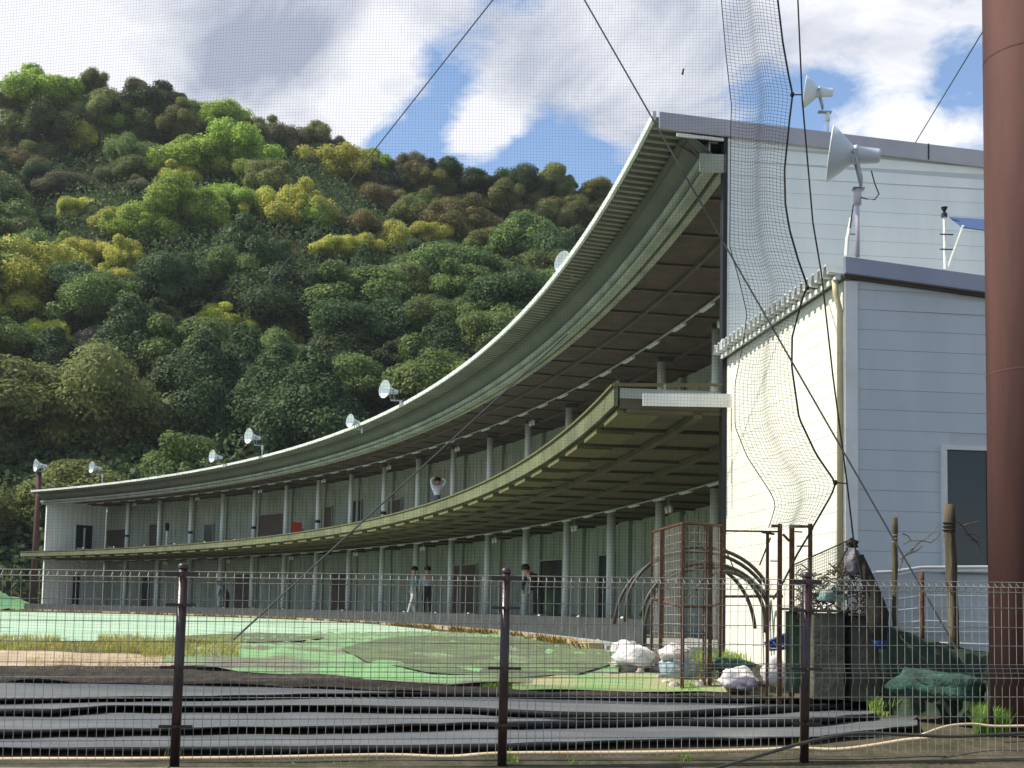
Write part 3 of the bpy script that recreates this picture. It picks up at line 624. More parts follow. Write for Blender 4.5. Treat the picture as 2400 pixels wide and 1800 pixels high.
m = MB(); P = [at_y(1996, 510, 10.25), at_y(1986, 560, 10.25), at_y(1983, 600, 10.25)]; m.tube(P, .018, 6); m.build('stay', MT['white'], t)
labs = {92: None, 228: 'small white floodlight nearest the far left end of the curved roof', 505: 'small white floodlight low behind the roof edge, left of the taller one', 597: 'white floodlight on a white post standing clear above the curved roof', 820: 'white floodlight rim barely showing over the roof edge', 922: 'white floodlight on a bent arm over the middle of the roof edge', 1325: 'white floodlight half hidden behind the steep part of the roof edge'}
for u, v, rz2, du, dv, D in ((228, 1135, 6.0, -14, -40, .58), (505, 1085, 5.98, -8, -16, .52), (600, 1068, 5.98, -18, -46, .60), (822, 992, 5.95, -2, -6, .42), (925, 944, 5.98, -24, -32, .52), (1326, 628, 5.95, -8, -14, .38)):
    P = at_z(u, v, rz2); rim = at_y(u + du, v + dv, P.y + .1)
    floodlight('floodlight', rim, D, labs[min(labs, key=lambda q: abs(q - u))], .75, .05, Vector((rim.x + .9 * D, P.y + .25, 5.9)) if u not in (820, 1326) else Vector((rim.x + .5, P.y + .4, 5.7)), 'floodlights along the curved roof edge')
# red pole with floodlight at the far left
p1, p0 = at_y(92, 1105, 66), at_y(76, 1440, 66)
e = thing('red_pole', (p0.x, p0.y, -.5), 'thin rusty red pole standing at the far left end of the range', 'pole'); m = MB(); m.tube([(p0.x, p0.y, -.5), p1], [.20, .13], 10); m.build('shaft', MT['pole'], e, True)
m = MB(); m.tube([p1 - Vector((0, 0, .02)), p1 + Vector((0, 0, .03))], .15, 10); m.build('cap', MT['steelg'], e, True)
floodlight('floodlight', at_y(88, 1092, 66) + Vector((0, -.3, 0)), .72, 'small floodlight on top of the rusty red pole', .7, .0, p1 + Vector((.2, 0, 0)), None)

# pair of roof fittings: awning, mast
e = thing('blue_awning', at_y(2240, 625, 11.6), 'folded blue awning on white poles above the annex roof', 'awning')
A_ = [at_y(2224, 508, 11.6), at_y(2330, 515, 11.6), at_y(2330, 542, 11.3), at_y(2255, 532, 11.3)]
m = MB(); m.hexa([A_[0], A_[1], A_[2], A_[3]] and [tuple(x - Vector((0, 0, .01))) for x in A_] + [tuple(x) for x in A_]); m.build('canopy', MT['awn'], e)
m = MB(); m.tube([at_y(2213, 505, 11.5), at_y(2215, 630, 11.5)], .014, 6); m.build('upright_pole', MT['white'], e)
m = MB(); m.tube([at_y(2258, 528, 11.3), at_y(2222, 626, 11.5)], .013, 6); m.build('strut', MT['white'], e)
for v in (549, 584): 
    m = MB(); m.tube([at_y(2203, v, 11.48), at_y(2234, v + 1, 11.48)], .008, 5); m.build('rung', MT['cable'], e)
m = MB(); m.lathe([(0, .035), (.05, .012), (.09, .012)], 10, Matrix.Translation(at_y(2213, 486, 11.5)) @ Matrix.Rotation(math.pi / 2, 4, 'Y')); m.lathe([(-.0, 0), (.0, .03), (.04, .03), (.04, 0)], 10, Matrix.Translation(at_y(2213, 500, 11.5)) @ Matrix.Rotation(math.pi / 2, 4, 'Y')); m.build('pole_cap', MT['black'], e)

# ------------------------------------------------------------------ people and bay furniture
def person(loc, face, joints, rad, cols, label, hair='hair', club=None):
    t = thing('person', loc, label, 'person'); t.rotation_euler[2] = face
    names = list(joints); idx = {n: i for i, n in enumerate(names)}
    E = [('pelvis', 'chest'), ('chest', 'neck'), ('neck', 'head'), ('head', 'crown'), ('chest', 'shl'), ('shl', 'ell'), ('ell', 'hal'), ('chest', 'shr'), ('shr', 'elr'), ('elr', 'har'), ('pelvis', 'hpl'), ('hpl', 'knl'), ('knl', 'anl'), ('anl', 'tol'), ('pelvis', 'hpr'), ('hpr', 'knr'), ('knr', 'anr'), ('anr', 'tor')]
    me = bpy.data.meshes.new('body'); me.from_pydata([joints[n] for n in names], [(idx[a], idx[b]) for a, b in E], [])
    o = bpy.data.objects.new('body', me); C.objects.link(o)
    sk = o.modifiers.new('skin', 'SKIN'); sk.use_smooth_shade = True
    sv = me.skin_vertices[0].data
    for n in names: sv[idx[n]].radius = (rad[n], rad[n]) if not isinstance(rad[n], tuple) else rad[n]; sv[idx[n]].use_root = (n == 'pelvis')
    sb = o.modifiers.new('sub', 'SUBSURF'); sb.levels = 1; sb.render_levels = 1
    dg = bpy.context.evaluated_depsgraph_get(); nm = bpy.data.meshes.new_from_object(o.evaluated_get(dg)); bpy.data.objects.remove(o)
    order = ['skin', cols[0], cols[1], 'black']
    nm.materials.clear()
    for k in order: nm.materials.append(MT[k])
    reg = {'head': 0, 'crown': 0, 'hal': 0, 'har': 0, 'neck': 0, 'chest': 1, 'shl': 1, 'shr': 1, 'ell': 1, 'elr': 1, 'pelvis': 2, 'hpl': 2, 'hpr': 2, 'knl': 2, 'knr': 2, 'anl': 2, 'anr': 2, 'tol': 3, 'tor': 3}
    J = {n: Vector(joints[n]) for n in names}
    for p in nm.polygons:
        c = p.center; best = min(((c - (J[a] + (J[b] - J[a]) * q)).length, (a if q < .5 else b)) for a, b in E for q in (.15, .4, .6, .85)); p.material_index = reg[best[1]]
        p.use_smooth = True
    bo_ = bpy.data.objects.new('body', nm); C.objects.link(bo_); bo_.parent = t
    m = MB(); H = J['head'].lerp(J['crown'], .55)
    m.lathe([(-.02, .105), (.03, .112), (.08, .095), (.115, .05), (.125, .0)], 12, Matrix.Translation(H + Vector((.0, .015, -.0))) @ Matrix.Rotation(-math.pi / 2, 4, 'Y')); m.build('hair', MT[hair], None, True, Vector((0, 0, 0))).parent = t
    if club:
        m = MB(); m.tube(club, .012, 5); o = m.build('golf_club', MT['steelg'], None, False, Vector((0, 0, 0))); o.parent = t
    return t
RAD = dict(pelvis=(.15, .11), chest=(.17, .115), neck=.055, head=.085, crown=.075, shl=.06, shr=.06, ell=.042, elr=.042, hal=.035, har=.035, hpl=.085, hpr=.085, knl=.06, knr=.06, anl=.042, anr=.042, tol=.035, tor=.035)
stand = dict(pelvis=(0, 0, .93), chest=(0, 0, 1.30), neck=(0, 0, 1.47), head=(0, 0, 1.55), crown=(0, 0, 1.66), shl=(.17, 0, 1.40), ell=(.23, .03, 1.13), hal=(.22, -.08, .90), shr=(-.17, 0, 1.40), elr=(-.23, .03, 1.13), har=(-.22, -.08, .90),
             hpl=(.09, 0, .86), knl=(.11, -.02, .48), anl=(.12, 0, .08), tol=(.13, -.15, .04), hpr=(-.09, 0, .86), knr=(-.11, -.02, .48), anr=(-.12, 0, .08), tor=(-.13, -.15, .04))
golf = dict(stand); golf.update(chest=(-.02, 0, 1.32), ell=(.26, -.05, 1.60), hal=(.05, -.02, 1.74), shl=(.18, 0, 1.42), shr=(-.18, 0, 1.42), elr=(-.24, -.05, 1.62), har=(-.03, -.02, 1.76), head=(0, -.01, 1.54), crown=(0, -.01, 1.65))
P = pol(-.9, A0 + DA * 5.72, 2.645); u_, v_ = uv_of(P)
gf = person(P, .3, golf, RAD, ('shirtw', 'trou'), 'golfer in a white shirt with both arms raised on the upper deck', club=[(.02, -.02, 1.76), (-.05, .25, 1.95), (-.10, .75, 2.0)])
walk = dict(stand); walk.update(knl=(.10, -.12, .50), anl=(.11, -.24, .09), tol=(.12, -.38, .05), knr=(-.10, .05, .48), anr=(-.11, .22, .12), tor=(-.12, .12, .04))
def infl(u, v, r):   # lower floor angle seen at pixel column u
    return min((abs(uv_of(pol(r, AS + (AE - AS) * t / 600, .8))[0] - u), AS + (AE - AS) * t / 600) for t in range(601))[1]
person(pol(-2.2, infl(970, 1410, -2.2), -.36), -1.2, walk, RAD, ('shirtg', 'trouL'), 'person in a grey-green shirt and pale trousers walking through the lower bays')
person(pol(-1.9, infl(1002, 1410, -1.9), -.36), .2, stand, RAD, ('jacket', 'blackcl'), 'person in a light grey top and black trousers standing in the lower bays')
bend = dict(stand); bend.update(chest=(0, -.22, 1.18), neck=(0, -.34, 1.30), head=(0, -.40, 1.35), crown=(0, -.47, 1.43), shl=(.16, -.26, 1.24), ell=(.2, -.32, .98), hal=(.10, -.42, .80), shr=(-.16, -.26, 1.24), elr=(-.2, -.32, .98), har=(-.06, -.42, .80))
person(pol(-1.6, infl(1262, 1410, -1.6), -.36), -.9, bend, RAD, ('blackcl', 'blackcl'), 'person in black bending forward between two near lower columns')
person(pol(-1.2, infl(533, 1400, -1.2), -.36), -1.0, bend, RAD, ('trou', 'blackcl'), 'person in dark blue bending forward in the far lower bays')
# standing fan on the upper deck
P = pol(-.4, A0 + DA * 14.55, 2.645); e = thing('standing_fan', P, 'black-headed standing fan on a pale stalk in the far upper bays', 'fan')
m = MB(); m.lathe([(0, .02), (0, .22), (.10, .22), (.12, .05)], 14, Matrix.Translation(P + Vector((0, 0, 1.35)))); m.build('fan_head', MT['black'], e)
m = MB(); m.tube([P + Vector((.05, 0, 0)), P + Vector((.05, 0, 1.2))], .05, 8); m.lathe([(0, 0), (0, .2), (.04, .2), (.05, 0)], 12, Matrix.Translation(P) @ Matrix.Rotation(-math.pi / 2, 4, 'Y')); m.build('stalk', MT['white'], e)
P = pol(.2, A0 + DA * 10.82, 2.645); e = thing('red_chair', P, 'red plastic chair beside a column of the upper deck', 'chair')
m = MB(); m.box(P.x - .24, P.x + .24, P.y - .24, P.y + .24, P.z + .42, P.z + .46); m.build('seat', MT['red'], e); m = MB(); m.box(P.x - .24, P.x + .24, P.y + .20, P.y + .25, P.z + .47, P.z + 1.15); m.build('backrest', MT['red'], e)
for sx in (-.2, .2):
    for sy in (-.2, .2): m = MB(); m.tube([(P.x + sx, P.y + sy, P.z), (P.x + sx, P.y + sy, P.z + .42)], .02, 6); m.build('leg', MT['steelg'], e)
# ball dispensers and tee dividers along both floors
bm = None
for fl in (1, 0):
    for i in range(-1, 17):
        a = A0 + DA * (i + .42); P = pol(-1.9 if fl else -2.3, a, 2.645 if fl else -.358)
        if bm is None:
            bm = thing('ball_dispenser', P, 'x', 'ball dispenser'); m = MB(); m.hexa([(-.22, -.5, 0), (.22, -.5, 0), (.22, .1, 0), (-.22, .1, 0), (-.2, -.45, .22), (.2, -.45, .22), (.2, .1, .34), (-.2, .1, .34)]); m.build('hopper', MT['black'], None, False, Vector((0, 0, 0))).parent = bm
            m = MB(); m.lathe([(0, 0), (.0, .035), (.07, .035), (.09, .0)], 8, Matrix.Translation((-.1, -.35, .24)) @ Matrix.Rotation(-math.pi / 2, 4, 'Y')); m.build('ball_cup', MT['white'], None, True, Vector((0, 0, 0))).parent = bm
            m = MB(); m.box(-.7, .7, -1.3, -.62, 0, .03); m.build('tee_mat', MT['deckgreen'], None, False, Vector((0, 0, 0))).parent = bm; o = bm
        else: o = copy_tree(bm)
        o.location = P; o.rotation_euler[2] = a
        tag(o, 'low black ball dispenser with a tee mat on the ' + ('upper deck' if fl else 'ground floor'), 'ball dispenser', 'ball dispensers on the ' + ('upper deck' if fl else 'ground floor'))

# ------------------------------------------------------------------ forest
def crown_mesh(name, seed, nl, leaves, leaf, flat=.75, mt=None, conic=False, core=True):
    rng = np.random.default_rng(seed); V = []; Fc = []; ex = (rng.uniform(1.0, 1.35), rng.uniform(.8, 1.05))
    lobes = []
    for i in range(nl):
        if conic:
            h = (i + .5) / nl; rad = .62 * (1 - h) + .10; an = i * 2.4; c = np.array([math.cos(an) * rad * .6, math.sin(an) * rad * .6, h * 1.5 - .3]); r = .34 * (1 - h) + .14
        else:
            th = i * 2.39996; cz = 1 - 1.25 * (i + .5) / nl; rr = math.sqrt(max(0, 1 - min(1, cz * cz))); k = rng.uniform(.50, .74)
            c = np.array([math.cos(th) * rr * k * ex[0], math.sin(th) * rr * k * ex[1], cz * k * flat]) + rng.normal(size=3) * .14; r = rng.uniform(.16, .38)
        lobes.append((c, r))
    if not conic: lobes.append((np.array([0, 0, -.05]), .52))
    LC = np.array([c for c, r in lobes]); LR = np.array([r for c, r in lobes])
    pick = rng.choice(len(lobes), leaves * 2, p=LR ** 2 / (LR ** 2).sum())
    d = rng.normal(size=(leaves * 2, 3)); d /= np.linalg.norm(d, axis=1)[:, None]
    pts = LC[pick] + d * LR[pick][:, None] * rng.uniform(.84, 1.24, (leaves * 2, 1)) * np.array([1, 1, .85])
    dist = np.linalg.norm(pts[:, None, :] - LC[None], axis=2) / LR[None]; keep = (dist.min(axis=1) > .80) & (pts[:, 2] > -.55)
    pts = pts[keep][:leaves]; d = d[keep][:leaves]; n = len(pts)
    nn = d + rng.normal(size=(n, 3)) * .45; nn[:, 2] += .45; nn /= np.linalg.norm(nn, axis=1)[:, None]
    a = np.cross(nn, rng.normal(size=(n, 3))); a /= np.linalg.norm(a, axis=1)[:, None]; b = np.cross(nn, a)
    s = rng.uniform(.6, 1.4, (n, 1)) * leaf
    quad = np.stack([pts - a * s - b * s * .6, pts + a * s * .9 - b * s * .7, pts + a * s * 1.0 + b * s * .6, pts - a * s * .8 + b * s * .8], axis=1).reshape(-1, 3)
    verts = quad.tolist(); faces = [(4 * i, 4 * i + 1, 4 * i + 2, 4 * i + 3) for i in range(n)]
    m = MB(); m.v = verts; m.f = faces; m.mi = [0] * len(faces)
    for c, r in lobes:
        q = r * .80; prof = [(-q, 0.001), (-q * .5, q * .87), (q * .3, q * .95), (q * .8, q * .6), (q, 0.001)]
        m.lathe(prof, 7, Matrix.Translation(Vector(c)) @ Matrix.Rotation(-math.pi / 2, 4, 'Y') @ Matrix.Scale(1, 4))
    return m.mesh(name, mt)
def trunk_mesh():
    m = MB(); m.tube([(0, 0, -1.6), (.02, 0, -.8), (0, .03, -.2)], [.075, .06, .03], 7)
    for an in (0, 2, 4.1): m.tube([(0, 0, -.85), (math.cos(an) * .3, math.sin(an) * .3, -.35), (math.cos(an) * .5, math.sin(an) * .5, 0)], [.035, .022, .01], 5)
    return m.mesh('trunk', MT['trunk'], True)
TRK = trunk_mesh()
base = [crown_mesh('crown', 100 + i, (24, 30, 20, 34)[i], 13500, (.023, .021, .025, .020)[i], (.72, .62, .85, .7)[i], LEAF['mid']) for i in range(4)]
basec = [crown_mesh('crown', 200 + i, 18, 10500, .022, 1, LEAF['dark'], conic=True) for i in range(2)]
CM = {}
def crown_of(kind, i):
    k = (kind, i)
    if k not in CM:
        src = (base + basec)[i].copy(); src.materials.clear(); src.materials.append(LEAF[kind]); CM[k] = src
    return CM[k]
names = dict(gold='golden-flowered', lime='bright lime green', bright='bright yellow', mid='mid green', dark='dark evergreen', olive='olive green', russet='russet-tinted', pale='pale', grey='grey-brown', pink='pink-blossomed')
def hill_hit(u, v):
    d = ray(u, v); prev = None
    for y in np.arange(Y0 - 4, 240, .5):
        P = d * (y / d.y)
        if P.z < hz(P.x, P.y): return P
    return None
ntree = 0; trees = []
def tree(P, rad, kind, shape, sink=0.0):
    trees.append((P, rad, kind, shape, sink))
# individually seen crowns (pixel centre, pixel radius, kind)
feat = [((110, 235), 85, 'lime'), ((215, 200), 38, 'olive'), ((40, 240), 50, 'olive'), ((190, 320), 75, 'gold'), ((260, 300), 55, 'lime'), ((40, 340), 70, 'mid'), ((330, 270), 70, 'dark'), ((330, 225), 45, 'grey'), ((400, 240), 40, 'grey'), ((460, 270), 40, 'olive'),
        ((320, 260), 28, 'gold'), ((520, 290), 62, 'lime'), ((620, 315), 48, 'olive'), ((690, 345), 55, 'grey'), ((745, 330), 42, 'pale'), ((795, 345), 28, 'grey'),
        ((470, 400), 88, 'lime'), ((560, 380), 95, 'lime'), ((420, 430), 55, 'gold'), ((620, 420), 60, 'lime'), ((640, 440), 60, 'olive'), ((800, 400), 80, 'gold'), ((880, 390), 40, 'lime'),
        ((270, 520), 55, 'gold'), ((330, 540), 60, 'lime'), ((400, 500), 80, 'lime'), ((480, 520), 70, 'lime'), ((560, 480), 65, 'lime'), ((700, 500), 70, 'gold'), ((620, 490), 55, 'gold'), ((740, 520), 45, 'lime'), ((180, 500), 50, 'gold'),
        ((150, 600), 55, 'lime'), ((220, 610), 60, 'gold'), ((290, 620), 55, 'gold'), ((140, 690), 40, 'gold'), ((260, 670), 45, 'gold'), ((120, 720), 28, 'lime'),
        ((20, 730), 60, 'bright'), ((70, 730), 40, 'gold'), ((100, 800), 65, 'bright'), ((40, 870), 35, 'lime'), ((500, 760), 48, 'bright'), ((560, 770), 42, 'gold'), ((640, 770), 52, 'bright'), ((680, 800), 30, 'gold'), ((230, 815), 52, 'pink'), ((690, 840), 45, 'grey'),
        ((640, 620), 60, 'dark'), ((900, 480), 60, 'russet'), ((960, 520), 55, 'olive'), ((850, 540), 50, 'russet'), ((790, 590), 45, 'gold'), ((850, 590), 42, 'gold'), ((930, 585), 55, 'gold'), ((1000, 560), 50, 'gold'), ((1080, 530), 70, 'russet'), ((1060, 545), 40, 'gold'), ((1170, 520), 50, 'olive'), ((1240, 510), 60, 'russet'), ((1180, 560), 45, 'gold'), ((1280, 560), 32, 'gold'),
        ((880, 440), 50, 'grey'), ((1000, 430), 50, 'russet'), ((1120, 440), 55, 'dark'), ((1220, 440), 55, 'dark'), ((1310, 430), 45, 'olive'), ((1400, 455), 45, 'olive'), ((1290, 415), 25, 'gold'), ((960, 395), 40, 'grey'), ((1040, 410), 40, 'dark'),
        ((450, 1060), 52, 'pale'), ((530, 1040), 30, 'olive'), ((220, 1040), 48, 'olive'), ((270, 1100), 35, 'pale'), ((330, 1110), 30, 'lime'), ((30, 1060), 50, 'olive'), ((60, 1160), 45, 'olive'), ((90, 1240), 38, 'dark'), ((20, 1220), 45, 'olive'), ((130, 1130), 42, 'pale'), ((180, 1110), 40, 'olive'),
        ((20, 440), 55, 'pale'), ((150, 440), 55, 'grey'), ((330, 450), 45, 'grey'), ((80, 540), 60, 'dark')]
fset = []
for (u, v), pr_, kind in feat:
    P = hill_hit(u, v + pr_ * .35)
    if P is None:
        y = Y1; d = ray(u, v); P = d * (y / d.y); P.z = hz(P.x, P.y)
    rad = pr_ * P.y / F_PX * 1.0
    c = at_y(u, v, P.y - rad * .35)
    tree(c, rad, kind, ntree % 4)
    if v < lerp([(0, 205), (215, 180), (470, 255), (700, 325), (900, 375), (1150, 415), (1425, 446)], u) + 75: tree(c + Vector((.4 * rad, .5, -rad * .85)), rad * .95, 'olive' if ntree % 2 else 'mid', (ntree + 1) % 4)
    fset.append((u, v, pr_)); ntree += 1
# the rest of the wood
rnd = random.Random(11)
y = Y0 + 1
while y < Y1 + 8:
    step = 7.6 + (y - Y0) * .010
    x = -.50 * y + rnd.uniform(0, step)
    while x < .13 * y:
        X = x + rnd.uniform(-1.8, 1.8); Yv = y + rnd.uniform(-2, 2); rad = rnd.uniform(3.3, 6.3) * (1.0 if y < 190 else .9); z = hz(X, Yv) + rad * .75
        u, v = uv_of((X, Yv, z)); rp = rad * F_PX / Yv; skip = any((u - a) ** 2 + ((v - b) * .9) ** 2 < (c * .72 + rp * .18) ** 2 for a, b, c in fset)
        # hidden behind the roof?
        rv = lerp([(0, 1158), (92, 1155), (434, 1104), (748, 1025), (922, 944), (1069, 857), (1182, 776), (1340, 618), (1443, 445), (1546, 269)], u)
        if v > rv + 70 and u > 90: skip = True
        if u > 1500: skip = True
        if not skip:
            low_ = v > 600 + max(0, (u - 900)) * .05 + (0 if u > 250 else 60)
            q = rnd.random()
            if low_: kind = 'dark' if q < .62 else 'mid' if q < .93 else 'olive'
            elif v < 470: kind = 'dark' if q < .35 else 'olive' if q < .55 else 'mid' if q < .85 else 'grey' if q < .95 else 'russet'
            else: kind = 'mid' if q < .40 else 'dark' if q < .62 else 'olive' if q < .84 else 'gold' if q < .94 else 'russet'
            if u < 260 and v > 950: kind = 'olive' if q < .5 else 'mid' if q < .8 else 'pale'
            shape = 4 + rnd.randrange(2) if (kind == 'dark' and low_ and rnd.random() < .25) else rnd.randrange(4)
            tree(Vector((X, Yv, z)), rad, kind, shape)
        x += step
    y += step * .80
x = -.50 * Y1
while x < .13 * Y1:
    for yo, kz in ((-3, .3), (5, .5), (0, -.15)):
        rad = rnd.uniform(2.8, 3.8); X = x + rnd.uniform(-1, 1); Yv = Y1 + yo + rnd.uniform(-2, 2); q = rnd.random()
        tree(Vector((X, Yv, hz(X, Yv) + rad * kz)), rad, 'olive' if q < .4 else 'mid' if q < .7 else 'grey' if q < .85 else 'dark', rnd.randrange(4))
    x += 6.2
for u_, v_, r_ in ((1300, 515, 4.2), (1330, 500, 3.6), (425, 305, 3.8), (235, 262, 3.8), (1180, 470, 3.6)): tree(at_y(u_, v_, 207), r_, 'olive', 1)
print('trees', len(trees))
cnt = 0
for P, rad, kind, shape, sink in trees:
    u, v = uv_of(P); base_z = hz(P.x, P.y)
    rl = lerp([(0, 205), (215, 180), (470, 255), (700, 325), (900, 375), (1150, 415), (1425, 446)], u); dv_ = v - rl
    zone = 'ridge' if dv_ < 60 else 'slope just under the ridge' if dv_ < 140 else 'upper slope' if dv_ < 260 else 'middle slope' if dv_ < 400 else 'lower slope' if dv_ < 600 else 'foot of the hill'
    side = ('far left', 'left', 'centre left', 'centre', 'centre right', 'right', 'far right')[max(0, min(6, int(u // 205)))]
    size = 'large' if rad > 5.3 else 'small' if rad < 3.9 else 'medium'
    sh_ = 'conical' if shape > 3 else 'round'
    lb_ = f'{size} {names[kind]} {sh_} tree, {side}, on the {zone}'; g_ = f'{size} {names[kind]} {sh_} trees, {side}, {zone}'
    t = thing('tree', (P.x, P.y, min(base_z, P.z - rad * .9)), lb_, 'tree', g_)
    o = inst('crown', crown_of(kind, shape), t, (0, 0, P.z - t.location.z), rnd.uniform(0, 6.28)); sx = rad * rnd.uniform(.95, 1.1); o.scale = (sx * rnd.uniform(.95, 1.25), sx * rnd.uniform(.95, 1.2), sx * rnd.uniform(.8, 1.2))
    o = inst('trunk', TRK, t, (0, 0, P.z - t.location.z), 0); o.scale = (rad, rad, rad)
    cnt += 1

# understorey leaves covering the slope between the crowns
rng = np.random.default_rng(5); n = 100000
yy = rng.uniform(Y0 - 2, Y1, n); tt = rng.uniform(-.52, .14, n); xx = tt * yy
zb = np.array([hz(a, b) for a, b in zip(xx, yy)]); hh = rng.uniform(.2, 3.2, n); pts = np.stack([xx, yy, zb + hh], 1)
a = rng.normal(size=(n, 3)); a /= np.linalg.norm(a, axis=1)[:, None]; b = np.cross(a, rng.normal(size=(n, 3))); b /= np.linalg.norm(b, axis=1)[:, None]; s = rng.uniform(.12, .30, (n, 1))
q = np.stack([pts - a * s - b * s * .6, pts + a * s - b * s * .6, pts + a * s + b * s * .6, pts - a * s + b * s * .6], 1).reshape(-1, 3)
m = MB(); m.v = q.tolist(); m.f = [(4 * i, 4 * i + 1, 4 * i + 2, 4 * i + 3) for i in range(n)]; m.mi = [0] * n
tag(m.build('undergrowth', LEAF['dark']), 'dense undergrowth covering the slope between the trees', 'undergrowth', kind='stuff')

# netting fence behind the building
e = thing('rear_net_fence', pol(5.5, .6, 5.2), 'dark slatted net fence on the slope just above the curved roof', 'fence')
m = MB(); a = .33
while a < .93:
    P = pol(7.5, a, 4.8); m.tube([P, P + Vector((0, 0, 3.1 - .6 * math.sin(a * 40) ** 2))], .018, 3, cap=False); a += .0022
tag(m.build('slats', MT['rope'], e), kind='stuff')
m = MB(); m.tube([pol(7.5, .33 + .02 * i, 7.2) for i in range(31)], .012, 4); m.build('top_wire', MT['cable'], e)

# green mound at the far left
m = MB(); nx = 24
for j in range(9):
    for i in range(nx):
        P = at_y(-160 + 260 * i / (nx - 1), 1432, 60 + j * 2.2); s = math.sin(math.pi * i / (nx - 1)) ; h = max(0, 2.9 * (1 - i / (nx - 1)) * (j / 8) + .12 * math.sin(i * 1.3 + j * 2))
        m.v.append((P.x, P.y, -.42 + h))
for j in range(8):
    for i in range(nx - 1): m.f.append((j * nx + i, j * nx + i + 1, (j + 1) * nx + i + 1, (j + 1) * nx + i)); m.mi.append(0)
tag(m.build('grass_slope', mat('mound_grass', (.16, .28, .07), (.04, .22, .14), .35, rough=.95, bump=.6), smooth=True), 'green slope at the far left edge, behind the red pole', kind='structure')

# ------------------------------------------------------------------ golf net and its ropes
NY = 9.75
LB = [(-250, 1676), (0, 1690), (130, 1701), (250, 1714), (300, 1712), (580, 1710), (650, 1730), (735, 1750), (800, 1742), (900, 1722), (1000, 1722), (1070, 1750), (1165, 1812), (1190, 1816), (1240, 1800)]
RB = [(-250, 1812), (0, 1822), (100, 1834), (180, 1848), (222, 1857), (280, 1850), (400, 1838), (480, 1840), (540, 1850), (610, 1870), (672, 1892), (700, 1880), (790, 1856), (860, 1855), (980, 1872), (1065, 1912), (1132, 1958), (1160, 1948), (1200, 1925), (1240, 1902)]
nety = lambda x: NY + (2.0 - x) * .10 + .10 * math.sin(x * .8)
NT = thing('golf_net', (-2, 10.2, -.6), 'fine dark ball-stop net hanging across the whole view in front of the building', 'net')
cell = .0285; th = .0007
def ribbon(m, pts, w):   # thin four-sided cord
    m.tube(pts, w, 3, cap=False)
def bx(z):   # right border of the plane at height z, as x
    for v in range(-250, 1245, 15):
        P = at_y(lerp(LB, v), v, NY)
        if P.z <= z: return P.x
    return at_y(1800, 1240, NY).x
BX = {}
zt, zb_ = 6.35, -.70
mV = MB(); x = -6.6; xl = []
while x < 2.55:
    xl.append(x); x += cell
zs_ = [zb_ + (zt - zb_) * k / 24 for k in range(25)]; bxs = [bx(z) for z in zs_]
def wob(x, z): return x + .006 * math.sin(z * 2.2 + x * 1.3) + .010 * math.sin(z * .9 - x * .7)
for x in xl:
    run = []
    for z, b_ in zip(zs_, bxs):
        if x < b_ and not (z < .15 and x > 1.15): run.append((wob(x, z), nety(x) + .02 * math.sin(z * 1.5 + x), z))
        else:
            if len(run) > 1: ribbon(mV, run, th)
            run = []
    if len(run) > 1: ribbon(mV, run, th)
z = zb_
while z < zt:
    b_ = bx(z)
    if z < .15: b_ = min(b_, 1.15)
    pts = []; k = 0; x = -6.6
    while x < b_: pts.append((x, nety(x), z + .010 * math.sin(x * 1.1 + z) + .004 * math.sin(x * 3.7 + z * 2))); x += .30
    pts.append((b_, nety(b_), z)); ribbon(mV, pts, th); z += cell
tag(mV.build('netting', MT['net'], NT), kind='stuff')
# folded edge strip: denser cords
mS = MB(); nu = 22; rows = 230
def spt(i, v):
    s = i / nu; s2 = s + .10 * math.sin(2 * math.pi * s) ; u = lerp(LB, v) * (1 - s2) + lerp(RB, v) * s2
    return at_y(u, v, 9.62 - .10 * math.sin(math.pi * s) + .04 * math.sin(v * .01 + s * 5))
vsx = [-250 + 1488 * k / 90 for k in range(91)]
for i in range(nu + 1): ribbon(mS, [spt(i, v) for v in vsx], .0017)
v = -250
while v < 1238: ribbon(mS, [spt(i, v + 6 * math.sin(i * .3)) for i in range(0, nu + 1, 2)], .0017); v += 7.9
tag(mS.build('folded_edge', MT['netstrip'], NT), kind='stuff')
m = MB(); m.tube([spt(nu, v) - Vector((0, .01, 0)) for v in vsx], .0085, 6); m.build('edge_rope', MT['rope'], NT)
m = MB(); m.tube([spt(0, v) - Vector((0, .01, 0)) for v in vsx], .004, 5); m.build('fold_line', MT['rope'], NT)
m = MB(); m.tube([at_y(1905, 1238, 9.6), at_y(1868, 1300, 9.62), at_y(1838, 1360, 9.64), at_y(1812, 1405, 9.66)], .009, 5); m.build('edge_rope', MT['rope'], NT)
e = thing('guy_rope', at_y(2060, 1450, 9.5), 'dark vertical rope beside the net edge, tied to it by short cords', 'rope')
m = MB(); m.tube([at_y(u, v, 9.55) for u, v in ((1866, -200), (1870, 0), (1880, 230), (1905, 520), (1925, 640), (1952, 880), (1985, 1130), (2000, 1262), (2018, 1350), (2058, 1450))], .007, 6); m.build('rope', MT['rope'], e)
for (a_, b_) in (((1857, 222), (1880, 222)), ((1892, 674), (1916, 677)), ((1958, 1131), (1983, 1133))):
    m = MB(); m.tube([at_y(*a_, 9.55), at_y(*b_, 9.55)], .006, 5); m.lathe([(-.02, .001), (-.01, .022), (.01, .022), (.02, .001)], 8, Matrix.Translation(at_y(*a_, 9.55))); m.build('tie', MT['rope'], e)
def cable(label, P, Q, r, name='guy_wire', sag=0.0, cat='cable', mt='cable'):
    P, Q = Vector(P), Vector(Q); t = MB(); n_ = 16; t.tube([P.lerp(Q, k / n_) - Vector((0, 0, sag * 4 * (k / n_) * (1 - k / n_))) for k in range(n_ + 1)], r, 5)
    return tag(t.build(name, MT[mt], None, False, Q), label, cat)
